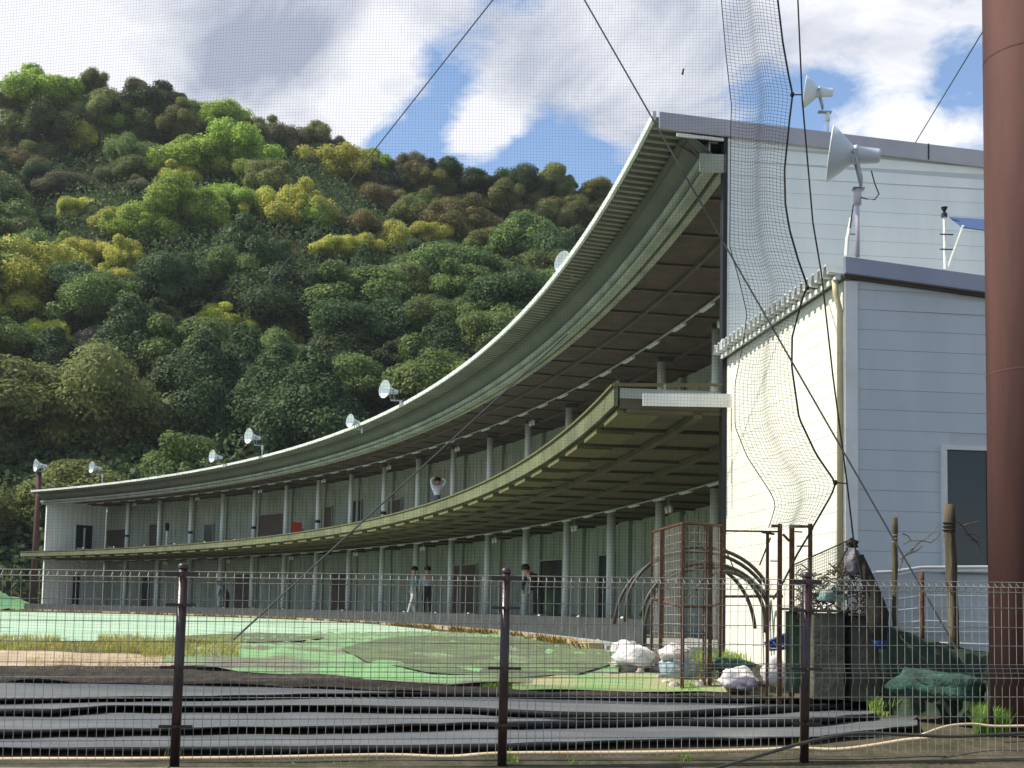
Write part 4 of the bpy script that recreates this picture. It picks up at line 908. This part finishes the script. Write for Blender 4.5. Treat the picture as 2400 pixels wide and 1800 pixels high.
P0_ = at_y(1370, 0, 10.6); P1_ = at_y(2246, 1528, 8.9); cable('long steel guy wire slanting down right to the foot of the thick wooden post', P0_ + (P0_ - P1_) * .35, P1_, .008)
P0_ = at_y(1155, 0, 11.5); P1_ = at_y(868, 364, 14.0); cable('thin cable slanting down across the sky to the wooded skyline', P0_ + (P0_ - P1_) * .5, P1_ + (P1_ - P0_) * 1.2, .0075)
cable('guy wire running from the long eave beam down to the turf', at_y(1330, 783, 20.5), ghit(538, 1508), .013)
cable('thin wire from the annex roof up behind the big red pole', at_y(2143, 338, 14.0), at_y(2330, 30, 10.0), .006)
P = at_y(1600, 167, 9.7); m = MB(); m.hexa([P + Vector(q) for q in ((-.012, 0, -.03), (.004, -.002, -.035), (.008, .004, -.03), (-.008, .004, -.028), (.0, 0, .02), (.016, 0, .026), (.014, .004, .03), (.002, .004, .024))])
tag(m.build('dead_leaf', MT['rope'], None, False, P), 'tiny dark leaf caught in the net against the cloud', 'leaf')

# ------------------------------------------------------------------ big red pole on the right
e = thing('steel_pole', (3.83, 8.75, -.95), 'huge red-brown steel pole at the right edge of the view', 'pole')
m = MB(); m.tube([(3.985, 8.75, -.95), (3.985, 8.75, 3), (3.985, 8.75, 9)], .335, 48); m.build('shaft', MT['pole'], e, True)
m = MB(); P = at_y(2300, 1700, 8.3); m.tube([at_y(2306, 1600, 8.38), at_y(2316, 1602, 8.36), at_y(2320, 1650, 8.33), at_y(2322, 1700, 8.3)], .02, 8); m.build('foot_bracket', MT['rope'], e, True)
for z_ in (1.9, 4.4):
    m = MB(); m.tube([(3.985, 8.75, z_ - .006), (3.985, 8.75, z_ + .006)], .3375, 40, cap=False); m.build('weld_seam', MT['pole'], e, True)

# ------------------------------------------------------------------ wire fence in the foreground
FC = Vector((-.03, 7.34, 0)); FD = Vector((.991, .132, 0)); FNn = Vector((.132, -.991, 0))
FN = thing('wire_fence', FC + Vector((0, 0, -.95)), 'welded wire mesh fence with dark brown posts along the front', 'fence')
top_z = lambda s: .262 + .011 * s; bot_z = lambda s: -.955 + .015 * s
def fp(s, z, o=0): return FC + FD * s + FNn * o + Vector((0, 0, z))
vert_me = None
for pi_, (s0, s1) in enumerate(((-6, -4), (-4, -2), (-2, 0), (0, 2), (2, 4), (4, 6))):
    nW_ = 37; a, b = s0 + .045, s1 - .045
    # vertical wires, each with the bent box at the top
    for k in range(nW_):
        s = a + (b - a) * k / (nW_ - 1); T = top_z(s) - .035
        m = MB(); zb2 = bot_z(s) + .04
        zz = [(zb2, 0), (T - .60 - .10, 0), (T - .665, .022), (T - .63, .022), (T - .55, 0), (T - .065, 0), (T - .032, .042), (T - .002, .004), (T - .058, -.002)]
        m.tube([fp(s, z, o_) for z, o_ in zz], .0019, 4, cap=False); m.build('upright_wire', MT['wire'], FN)
    rows = [.0, .032, .064, .170, .300, .425, .550, .575, .605, .640, .765, .895, 1.02, 1.15]
    offs = {0: .0, 1: .045}
    for j, dz in enumerate(rows):
        m = MB(); o_ = .044 if j == 1 else (.0 if j != 7 and j != 8 else .024)
        m.tube([fp(a - .02 + (b - a + .04) * k / 6, top_z(a + (b - a) * k / 6) - .035 - dz + (.004 if j == 0 else 0), o_ + .003 + .001 * math.sin(k * 2 + j)) for k in range(7)], .0027, 5); m.build('cross_wire', MT['wire'], FN)
for s in (-6, -4, -2, 0, 2, 4, 6):
    lean = {-2: -.006, 0: -.004, 2: -.018}.get(s, 0)
    m = MB(); m.tube([fp(s + lean, bot_z(s) - .05), fp(s, top_z(s) - .01)], .0295, 20); m.build('post', MT['post'], FN, True)
    m = MB(); m.lathe([(0, .034), (.022, .034), (.032, .02), (.034, 0.0)], 16, Matrix.Translation(fp(s, top_z(s) - .012)) @ Matrix.Rotation(-math.pi / 2, 4, 'Y')); m.build('post_cap', MT['post'], FN, True)
    for dz, w in ((.05, .10), (.235, .09), (.615, .105), (.97, .10)):
        m = MB(); z = top_z(s) - dz; h = .016 if dz < .1 else .009
        q = []
        for zz2 in (z - h, z + h):
            for ss, oo in ((s - w, .012), (s + w, .012), (s + w, .002), (s - w, .002)): q.append(fp(ss + lean * .6, zz2, oo + .022))
        m.hexa(q); m.build('clamp', MT['post'], FN)
        m = MB(); m.lathe([(-.006, 0), (-.006, .010), (.006, .010), (.006, 0)], 8, Matrix.Translation(fp(s + lean * .6, z, .048)) @ Matrix.Rotation(math.pi / 2, 4, 'Z')); m.build('bolt', MT['rust'], FN)

# pipes at the fence foot
def pipe(label, pts, r, mt, name='pipe', cat='pipe'):
    m = MB(); P = [Vector(p) for p in pts]; out_ = []
    for i in range(len(P) - 1):
        for k in range(4):
            t = k / 4; a0_, a1_, a2_, a3_ = P[max(i - 1, 0)], P[i], P[i + 1], P[min(i + 2, len(P) - 1)]
            out_.append(.5 * ((2 * a1_) + (a2_ - a0_) * t + (2 * a0_ - 5 * a1_ + 4 * a2_ - a3_) * t * t + (-a0_ + 3 * a1_ - 3 * a2_ + a3_) * t ** 3))
    out_.append(P[-1]); m.tube(out_, r, 8); return tag(m.build(name, MT[mt], None, True, P[0]), label, cat)
pipe('long cream plastic pipe lying along the foot of the fence', [at_y(u, v, y) for u, v, y in ((-300, 1788, 7.12), (0, 1780, 7.2), (300, 1779, 7.25), (600, 1776, 7.3), (900, 1770, 7.42), (1050, 1774, 7.44), (1180, 1766, 7.46), (1500, 1764, 7.55), (1770, 1758, 7.62), (1860, 1754, 7.68), (1960, 1757, 7.68), (2040, 1748, 7.72), (2120, 1735, 7.78), (2180, 1730, 7.8))], .013, 'pvc')
pipe('cream plastic pipe curving up to the grass at the right', [at_y(u, v, y) for u, v, y in ((2160, 1722, 7.75), (2220, 1702, 7.9), (2280, 1697, 8.0), (2330, 1702, 8.0), (2420, 1701, 8.0))], .009, 'pvc')
pipe('black hose snaking over the foot of the fence at the right', [at_y(u, v, y) for u, v, y in ((1660, 1806, 6.85), (1790, 1768, 7.05), (1900, 1737, 7.2), (2010, 1719, 7.3), (2120, 1722, 7.35), (2230, 1726, 7.4), (2330, 1722, 7.45), (2460, 1716, 7.5))], .011, 'hose', 'hose', 'hose')

# ------------------------------------------------------------------ rusty cage, gate frames and pipe coil
def bars(parent, name, mt, lst, r, n=6):
    for a_, b_ in lst:
        m = MB(); m.tube([a_, b_], r, n); m.build(name, mt, parent)
zc = lambda P: Vector((P.x, P.y, gz(P.x, P.y)))
e = thing('rusty_cage', ghit(1600, 1560), 'rusty mesh cage with square posts in front of the near lower bay', 'cage')
ck = [at_y(1530, 1247, 11.9), at_y(1602, 1226, 10.9), at_y(1666, 1230, 11.0), at_y(1690, 1232, 11.3)]
def dn(P, v=None): return Vector((P.x, P.y, gz(P.x, P.y) - .02))
for P in ck + [at_y(1551, 1241, 11.5), at_y(1653, 1230, 11.0)]:
    m = MB(); Qd = dn(P); m.box(P.x - .017, P.x + .017, P.y - .017, P.y + .017, Qd.z, P.z); m.build('post', MT['rust'], e)
for a_, b_ in ((0, 1), (1, 2), (2, 3)):
    for f in (0, .5):
        A, Bq = Vector(ck[a_]), Vector(ck[b_]); A.z = A.z * (1 - f) + gz(A.x, A.y) * f; Bq.z = Bq.z * (1 - f) + gz(Bq.x, Bq.y) * f
        bars(e, 'rail', MT['rust'], [(A, Bq)], .014)
    m = MB(); A, Bq = Vector(ck[a_]), Vector(ck[b_]); L_ = (A - Bq).length
    nz = 17
    for k in range(1, nz):
        f = k / nz; m.tube([A.lerp(Vector((A.x, A.y, -.6)), f), Bq.lerp(Vector((Bq.x, Bq.y, -.6)), f)], .0045, 4, cap=False)
    nn_ = max(3, int(L_ / .05))
    for k in range(1, nn_):
        T = A.lerp(Bq, k / nn_); m.tube([T, Vector((T.x, T.y, -.62))], .003, 4, cap=False)
    m.build('mesh_screen', MT['wire'], e)
e = thing('rusty_gate_frame', ghit(1850, 1560), 'pair of rusty open gate frames with square posts beside the hanging net', 'gate')
for u, v, w in ((1799, 1250, .012), (1828, 1228, .017), (1856, 1230, .019), (1899, 1228, .016)):
    P = at_y(u, v, 10.05); m = MB(); m.box(P.x - w, P.x + w, P.y - w, P.y + w, gz(P.x, P.y) - .02, P.z); m.build('post', MT['rust'], e)
for (u0, v0, u1, v1, r) in ((1808, 1233, 1822, 1233, .014), (1861, 1234, 1894, 1234, .014), (1688, 1244, 1822, 1246, .009), (1785, 1247, 1815, 1252, .011), (1835, 1252, 1850, 1268, .012), (1863, 1246, 1880, 1247, .007), (1688, 1398, 1835, 1398, .013), (1867, 1280, 1893, 1280, .007), (1806, 1315, 1822, 1315, .006)):
    m = MB(); m.tube([at_y(u0, v0, 10.05), at_y(u1, v1, 10.05)], r, 6); m.build('rail', MT['rust'], e)
m = MB(); m.tube([at_y(1690, 1262, 10.1), at_y(1725, 1345, 10.1)], .006, 5); m.tube([at_y(1806, 1260, 10.1), at_y(1780, 1325, 10.1)], .007, 5); m.build('brace', MT['rust'], e)
e = thing('pipe_coil', ghit(1640, 1570), 'loose coil of large dark plastic pipe leaning behind the rusty cage', 'pipe coil')
for cu_, cv_, ru, rv_, y, t0, t1 in ((1640, 1440, 175, 158, 12.0, -.1, 3.25), (1655, 1455, 150, 135, 11.8, .0, 3.0), (1630, 1470, 190, 178, 12.1, .1, 3.1), (1660, 1480, 165, 150, 11.9, -.2, 2.9), (1640, 1490, 130, 170, 12.0, .1, 3.1), (1700, 1470, 95, 130, 11.7, -.1, 2.4)):
    m = MB(); m.tube([at_y(cu_ + ru * math.cos(t0 + (t1 - t0) * k / 28), cv_ - rv_ * math.sin(t0 + (t1 - t0) * k / 28), y + .15 * math.cos(k * .1)) for k in range(29)], .020, 8); m.build('pipe_loop', MT['hose'], e, True)

# ------------------------------------------------------------------ sacks, rubble, bags
def lump(name, c, rx, ry, rz3, mt, label=None, cat=None, group=None, seed=0, parent=None, amp=.18):
    rng_ = random.Random(seed); m = MB(); n1, n2 = 10, 16; ph = [rng_.uniform(0, 6) for _ in range(6)]
    for i in range(n1 + 1):
        th_ = math.pi * i / n1
        for j in range(n2):
            a_ = 2 * math.pi * j / n2; d = Vector((math.sin(th_) * math.cos(a_), math.sin(th_) * math.sin(a_), math.cos(th_)))
            k = 1 + amp * (math.sin(3 * d.x + ph[0]) * math.sin(4 * d.y + ph[1]) + .6 * math.sin(7 * d.z + ph[2] + 3 * d.x) + .35 * math.sin(11 * d.x + 9 * d.y + ph[3]))
            p_ = Vector((d.x * rx * k, d.y * ry * k, d.z * rz3 * k)); p_.z = max(p_.z, -rz3 * .6); m.v.append(tuple(p_ + Vector(c)))
    for i in range(n1):
        for j in range(n2): m.f.append((i * n2 + j, (i + 1) * n2 + j, (i + 1) * n2 + (j + 1) % n2, i * n2 + (j + 1) % n2)); m.mi.append(0)
    o = m.build(name, mt, parent, True, None if parent else Vector(c))
    if label: tag(o, label, cat, group)
    return o
def lumppx(name, u, v, wu, hv, y, mt, **k):   # seen centre and size
    c = at_y(u, v, y); return lump(name, c, wu * y / F_PX / 2, wu * y / F_PX / 2 * .8, hv * y / F_PX / 2 * 1.05, mt, **k)
lumppx('white_sack', 1490, 1540, 92, 62, 11.6, MT['sack'], label='crumpled white sack at the left end of the row, beside the curb', cat='sack', group='white sacks on the ground', seed=1)
lumppx('white_sack', 1465, 1520, 70, 34, 12.0, MT['sack'], label='flat white sack lying highest at the end of the curb', cat='sack', group='white sacks on the ground', seed=2)
e = thing('tied_bag', ghit(1590, 1600), 'pale blue plastic bag with a round white sack resting in its mouth', 'bag')
lumppx('bag', 1588, 1566, 84, 72, 11.3, MT['bluebag'], parent=e, seed=3, amp=.1); lumppx('contents', 1582, 1533, 78, 42, 11.3, MT['sack'], parent=e, seed=4)
lumppx('white_sack', 1728, 1594, 92, 60, 10.8, MT['sack'], label='white and pinkish sack nearest the black sheets', cat='sack', group='white sacks on the ground', seed=5)
lumppx('white_sack', 1818, 1580, 66, 72, 10.6, MT['sack'], label='tall white sack behind the right fence post', cat='sack', group='white sacks on the ground', seed=6)
lumppx('grey_sack', 1752, 1606, 50, 34, 10.5, mat('purple_grey_cloth', (.20, .18, .24), (.12, .11, .15), 8, rough=.9, bump=.5), label='small purple-grey cloth bundle in front of the pinkish sack', cat='bundle', seed=9)
lumppx('green_bundle', 1715, 1560, 110, 34, 11.1, MT['gnet'], label='bundle of dark green netting behind the white sacks', cat='net bundle', seed=10)
rr = random.Random(9)
for k in range(16):
    u, v = ((1440, 1560), (1500, 1578), (1545, 1590), (1565, 1600), (1580, 1608), (1455, 1535), (1430, 1515), (1545, 1570), (1560, 1585), (1640, 1608), (1660, 1600), (1700, 1618), (1790, 1600), (1480, 1568), (1520, 1560), (1400, 1508))[k]
    y_ = ghit(u, v + 6).y; lumppx('rubble_stone', u, v, rr.uniform(18, 34), rr.uniform(14, 24), y_, MT['rockm'], label='small pale lump of rubble among the white sacks', cat='stone', group='rubble among the sacks', seed=30 + k)
e = thing('blue_bag', at_y(1825, 1525, 10.2), 'bright blue bag with a white curved print hanging by the green box', 'bag')
m = MB(); P_ = [at_y(1797, 1506, 10.2), at_y(1845, 1484, 10.2), at_y(1856, 1500, 10.2), at_y(1853, 1522, 10.2), at_y(1806, 1526, 10.2)]
m.add([tuple(p) for p in P_] + [tuple(p + Vector((0, .12, 0))) for p in P_], [(0, 4, 3, 2, 1), (5, 6, 7, 8, 9)] + [(i, (i + 1) % 5, (i + 1) % 5 + 5, i + 5) for i in range(5)]); m.build('body', MT['blue'], e)
m = MB(); m.tube([at_y(1800, 1510, 10.18), at_y(1806, 1520, 10.18), at_y(1825, 1520, 10.18), at_y(1840, 1512, 10.18), at_y(1846, 1500, 10.18)], .006, 5); m.tube([at_y(1812, 1504, 10.18), at_y(1820, 1512, 10.18), at_y(1826, 1502, 10.18), at_y(1834, 1508, 10.18)], .004, 5); m.build('print', MT['white'], e)

# ------------------------------------------------------------------ dark blocks, tarp and netting at the right
def boxpx(parent, name, u0, u1, v0, v1, y, dep, mt):
    a_ = at_y(u0, v0, y); b_ = at_y(u1, v1, y); m = MB(); m.box(a_.x, b_.x, y, y + dep, b_.z, a_.z); return m.build(name, mt, parent)
e = thing('green_box', ghit(1875, 1640), 'dark green upright box behind the right fence post', 'box'); boxpx(e, 'body', 1857, 1905, 1432, 1625, 9.9, .25, MT['tarp']); boxpx(e, 'lid', 1852, 1910, 1424, 1431, 9.85, .35, MT['block'])
e = thing('concrete_block', ghit(1950, 1640), 'mossy dark concrete block right of the fence post', 'block'); boxpx(e, 'body', 1908, 1978, 1436, 1640, 9.7, .5, MT['block']); boxpx(e, 'cap', 1904, 1984, 1428, 1435, 9.66, .56, MT['block'])
e = thing('concrete_block', ghit(2030, 1640), 'mossy dark concrete block under the blue cloth, next to the green tarp', 'block'); boxpx(e, 'body', 1996, 2062, 1446, 1645, 9.75, .5, MT['block']); boxpx(e, 'cap', 1992, 2066, 1438, 1445, 9.7, .56, MT['block'])
# tarp: sloping ridge from the blocks to the pole
m = MB(); top = [(2040, 1440), (2075, 1462), (2130, 1484), (2180, 1500), (2230, 1512), (2280, 1524), (2340, 1530), (2420, 1534)]; n_ = 40
for i in range(n_ + 1):
    u = 2040 + 380 * i / n_; v = lerp(top, u); T = at_y(u, v, 9.9 - .2 * i / n_)
    for j, (dy, dz) in enumerate(((.55, -.25), (.28, -.02), (0, 0), (-.10, -.05), (-.20, -.28 - .02 * math.sin(i)), (-.28, -.62), (-.40, -1.2))):
        m.v.append((T.x + .01 * math.sin(j * 3 + i), T.y + dy + .03 * math.sin(i * .9 + j), max(T.z + dz, -.86)))
for i in range(n_):
    for j in range(6): m.f.append((i * 7 + j, i * 7 + j + 1, (i + 1) * 7 + j + 1, (i + 1) * 7 + j)); m.mi.append(0)
tag(m.build('green_tarp', MT['tarp'], None, True, Vector((3, 9.6, -.8))), 'dark green tarp sloping down from the blocks to the red pole', 'tarp')
lumppx('green_net_bag', 2205, 1612, 205, 78, 9.2, MT['gnet'], label='heap of translucent green netting in front of the tarp, beside the red pole', cat='net heap', seed=14, amp=.22)
e = lumppx('blue_cloth', 2062, 1490, 40, 90, 9.72, MT['blue'], label='blue cloth hanging between the concrete block and the green tarp', cat='cloth', seed=15, amp=.1)
m = MB(); w = [(2018, 1300, .02), (2030, 1345, .05), (2045, 1390, .07), (2056, 1440, .10), (2062, 1500, .06)]
m.tube([at_y(u, v, 9.6) for u, v, _ in w], [r for _, _, r in w], 8); tag(m.build('bundled_net', MT['rope'], None, True, at_y(2062, 1500, 9.6)), 'dark bundled end of the net hanging over the concrete blocks', 'net')
for u, v, s in ((1962, 1275, 20), (1998, 1278, 13)):
    pass
lumppx('rope_knot', 1998, 1276, 26, 24, 9.62, MT['rope'], label='thick dark knot where the net rope is tied off', cat='knot', seed=16, amp=.3)
# tangle of vines and scraps
m = MB(); rv = random.Random(4)
for k in range(110):
    u, v = rv.uniform(1870, 2040), rv.uniform(1330, 1440); P = at_y(u, v, 9.8); pts = [P]
    for q in range(4): P = P + Vector((rv.uniform(-.07, .07), rv.uniform(-.03, .03), rv.uniform(-.06, .06))); pts.append(P)
    m.tube(pts, .006, 4, cap=False)
tag(m.build('dry_vines', MT['wood'], None, False, at_y(1950, 1430, 9.8)), 'tangle of dry vines on top of the concrete blocks', 'vines', kind='stuff')
lumppx('scrap_cloth', 1945, 1398, 70, 40, 9.85, mat('teal_scrap', (.16, .30, .27), (.42, .40, .34), 14, rough=.9, bump=.7), label='teal and white scrap of cloth caught in the dry vines', cat='cloth', seed=17, amp=.3)
boxpx(thing('white_box', at_y(2000, 1435, 10.0), 'white box standing on the concrete blocks under the net bundle', 'box'), 'body', 1984, 2022, 1385, 1436, 9.95, .15, MT['white'])
lumppx('plastic_bag', 2002, 1325, 34, 70, 9.7, mat('clear_grey_plastic', (.13, .125, .14), (.05, .048, .055), 8, rough=.35, bump=.6), label='grey plastic bag wrapped under the rope knot', cat='bag', seed=18, amp=.15)
# wire screen right of the gate frames
e = thing('wire_screen', at_y(1950, 1350, 10.0), 'leaning piece of fine wire screen between the gate frame and the downpipe', 'wire screen'); m = MB()
for k in range(26):
    u = 1862 + 5.0 * k; m.tube([at_y(u, 1322 - .62 * (u - 1862) * .72, 10.0), at_y(u, 1420, 9.98)], .0022, 3, cap=False)
for k in range(18):
    m.tube([at_y(1862, 1322 + 6 * k, 10.0), at_y(1988, 1266 + 8.2 * k, 10.0)], .0022, 3, cap=False)
m.build('mesh', MT['wire'], e); bars(e, 'edge_bar', MT['rust'], [(at_y(1860, 1324, 10.0), at_y(1990, 1266, 10.0))], .007); bars(e, 'edge_bar', MT['rust'], [(at_y(1986, 1285, 9.98), at_y(1955, 1345, 9.98))], .009)
# wooden posts
for u0, v0, u1, v1, y, r, lb in ((2097, 1213, 2098, 1470, 9.75, .024, 'thin weathered wooden post standing left of the railing joint'), (2224, 1182, 2236, 1520, 9.3, .044, 'thick weathered wooden post with wire wound round its top, in front of the dark door'), (2160, 1340, 2162, 1500, 9.9, .019, 'short rusty brown post holding the corner of the white railing')):
    e = thing('wooden_post' if 'wood' in lb else 'rail_post', at_y(u1, v1, y), lb, 'post'); m = MB(); a_, b_ = at_y(u0, v0, y), at_y(u1, v1, y)
    m.tube([a_.lerp(b_, k / 9) + Vector((.003 * math.sin(k * 2.2), 0, 0)) for k in range(10)], [r * (1 + .06 * math.sin(k * 1.9)) for k in range(10)], 12); m.build('shaft', MT['wood'] if 'wood' in lb else MT['rust'], e, True)
    if r > .04 or 'thin' in lb:
        m = MB(); z_ = .16 if r > .04 else .16
        for q in range(3): m.lathe([(-.006, r * 1.02), (0, r * 1.25), (.006, r * 1.02)], 12, Matrix.Translation(a_ - Vector((0, 0, .12 + .03 * q + z_ * .2))) @ Matrix.Rotation(math.pi / 2, 4, 'Y'))
        m.build('wire_winding', MT['rope'] if r > .04 else MT['wire'], e)
# white pipe railing against the annex
e = thing('white_railing', at_y(2160, 1500, 10.1), 'white pipe railing with several low rails in front of the annex wall', 'railing')
for pts, r in (([(2022, 1342), (2090, 1340), (2158, 1330), (2300, 1329), (2420, 1329)], .016), ([(2100, 1347), (2158, 1338), (2300, 1339), (2420, 1339)], .013), ([(2040, 1376), (2100, 1376), (2420, 1374)], .008), ([(2030, 1403), (2100, 1404), (2165, 1395), (2420, 1399)], .008), ([(2050, 1430), (2100, 1431), (2165, 1424), (2420, 1430)], .008),
               ([(2100, 1461), (2165, 1455), (2420, 1462)], .008), ([(2100, 1471), (2420, 1471)], .008), ([(2100, 1480), (2420, 1482)], .008), ([(2200, 1506), (2420, 1514)], .008)):
    m = MB(); m.tube([at_y(u, v, 10.02) for u, v in pts], r, 6); m.build('rail', MT['white'], e, True)
# bare twigs
for (lst, lb) in (([[(2108, 1335), (2118, 1305), (2135, 1295), (2150, 1275), (2170, 1262), (2186, 1250), (2196, 1234)], [(2117, 1275), (2135, 1267), (2160, 1267), (2182, 1272), (2195, 1262), (2204, 1250)], [(2115, 1250), (2128, 1256), (2136, 1267)], [(2108, 1312), (2122, 1300), (2140, 1285)], [(2125, 1300), (2150, 1290), (2162, 1280)]], 'bare twigs reaching right from the thin wooden post'),
                  ([[(2236, 1216), (2252, 1228), (2265, 1245), (2280, 1262), (2296, 1280), (2304, 1300)], [(2256, 1232), (2275, 1226), (2296, 1222)], [(2268, 1250), (2285, 1252), (2300, 1262)], [(2272, 1262), (2290, 1270), (2303, 1272)], [(2250, 1230), (2262, 1250), (2290, 1268)]], 'bare tangled twigs in front of the dark door')):
    m = MB()
    for ln in lst: m.tube([at_y(u, v, 9.5) for u, v in ln], [.006 - .004 * k / len(ln) for k in range(len(ln))], 4)
    tag(m.build('bare_twigs', MT['wood'], None, False, at_y(*lst[0][0], 9.5)), lb, 'twigs')

# ------------------------------------------------------------------ grasses
def blades(name, lst, mt, label, cat='grass'):
    """lst of (u0,u1,v0,v1,count,height,spread)"""
    m = MB(); rg = random.Random(len(lst) * 7 + int(lst[0][0]) % 97)
    for (u0, u1, v0, v1, cnt_, h, wd) in lst:
        for _ in range(cnt_):
            u, v = rg.uniform(u0, u1), rg.uniform(v0, v1); P = ghit(u, v); an = rg.uniform(0, 6.28); hh_ = h * rg.uniform(.4, 1.2); d = Vector((math.cos(an), math.sin(an), 0)) * hh_ * rg.uniform(.15, .6); w = Vector((-math.sin(an), math.cos(an), 0)) * wd
            T = P + d + Vector((0, 0, hh_)); Mm = P + d * .35 + Vector((0, 0, hh_ * .6))
            m.add([P - w, P + w, Mm + w * .8, Mm - w * .8, T], [(0, 1, 2, 3), (3, 2, 4)])
    return tag(m.build(name, mt), label, cat, kind='stuff')
blades('grass_band', [(-200, 140, 1500, 1530, 2600, .10, .004), (140, 250, 1508, 1530, 500, .07, .004), (230, 330, 1500, 1535, 900, .12, .004), (330, 560, 1500, 1545, 2600, .09, .004), (60, 400, 1545, 1575, 900, .05, .003)], MT['drygrass'], 'yellow-green grass band along the turf edge at the left')
blades('weeds', [(2040, 2150, 1640, 1676, 3200, .13, .005), (2190, 2235, 1640, 1668, 500, .14, .004), (2280, 2340, 1668, 1705, 900, .13, .004), (2288, 2460, 1698, 1726, 9000, .19, .005), (2040, 2080, 1668, 1680, 200, .05, .006)], MT['grass'], 'fresh green grass around the foot of the red pole')
blades('weeds', [(1630, 1860, 1530, 1556, 1500, .12, .005), (1640, 1700, 1560, 1590, 350, .10, .005), (1130, 1230, 1598, 1618, 500, .06, .004), (1590, 1640, 1612, 1626, 200, .06, .004)], MT['grass'], 'green weeds growing among the sacks and the cage')
blades('fence_weeds', [(1180, 1215, 1775, 1792, 60, .07, .002), (1330, 1380, 1780, 1795, 30, .03, .003), (380, 430, 1745, 1790, 25, .06, .002), (560, 900, 1775, 1795, 60, .03, .003), (1590, 1620, 1770, 1786, 40, .04, .003), (1860, 1900, 1735, 1765, 80, .06, .002)], MT['grass'], 'sparse weeds along the foot of the fence')
# rusty dry weeds hanging on the curb
m = MB(); rg = random.Random(2)
for _ in range(9000):
    a = rg.uniform(AS, AE); k = math.sin(a * 61) + math.sin(a * 143 + 2) + .5 * math.sin(a * 331)
    if k < -.35 + rg.uniform(-.3, .3): continue
    P = pol(-4.09 - rg.uniform(0, .10), a, -.40 + rg.uniform(-.12, .02)); hh_ = rg.uniform(.06, .17); an = rg.uniform(0, 6.28); d = Vector((math.cos(an) - .5, math.sin(an), 0)) * hh_ * .5; w = Vector((-math.sin(an), math.cos(an), 0)) * .012
    m.add([P - w, P + w, P + d + Vector((0, 0, hh_ * .8))], [(0, 1, 2)])
tag(m.build('curb_weeds', MT['rustgrass']), 'rusty yellow dry weeds growing along the building curb', 'weeds', kind='stuff')

for r_ in ROOTS:
    if '_o' in r_: del r_['_o']
for o in bpy.data.objects:
    if '_o' in o: del o['_o']

m = MB(); m.box(-260, 260, -40, 330, -2.6, 125); o = tag(m.build('haze', None), 'thin pale daylight haze', kind='stuff')
o.data.materials.clear(); hm = bpy.data.materials.new('haze_air'); hm.use_nodes = True; t = hm.node_tree; t.nodes.clear()
ho = t.nodes.new('ShaderNodeOutputMaterial'); hv = t.nodes.new('ShaderNodeVolumePrincipled'); hv.inputs['Color'].default_value = (.85, .90, 1.0, 1); hv.inputs['Density'].default_value = .00012; hv.inputs['Anisotropy'].default_value = .3
t.links.new(hv.outputs[0], ho.inputs['Volume']); o.data.materials.append(hm)
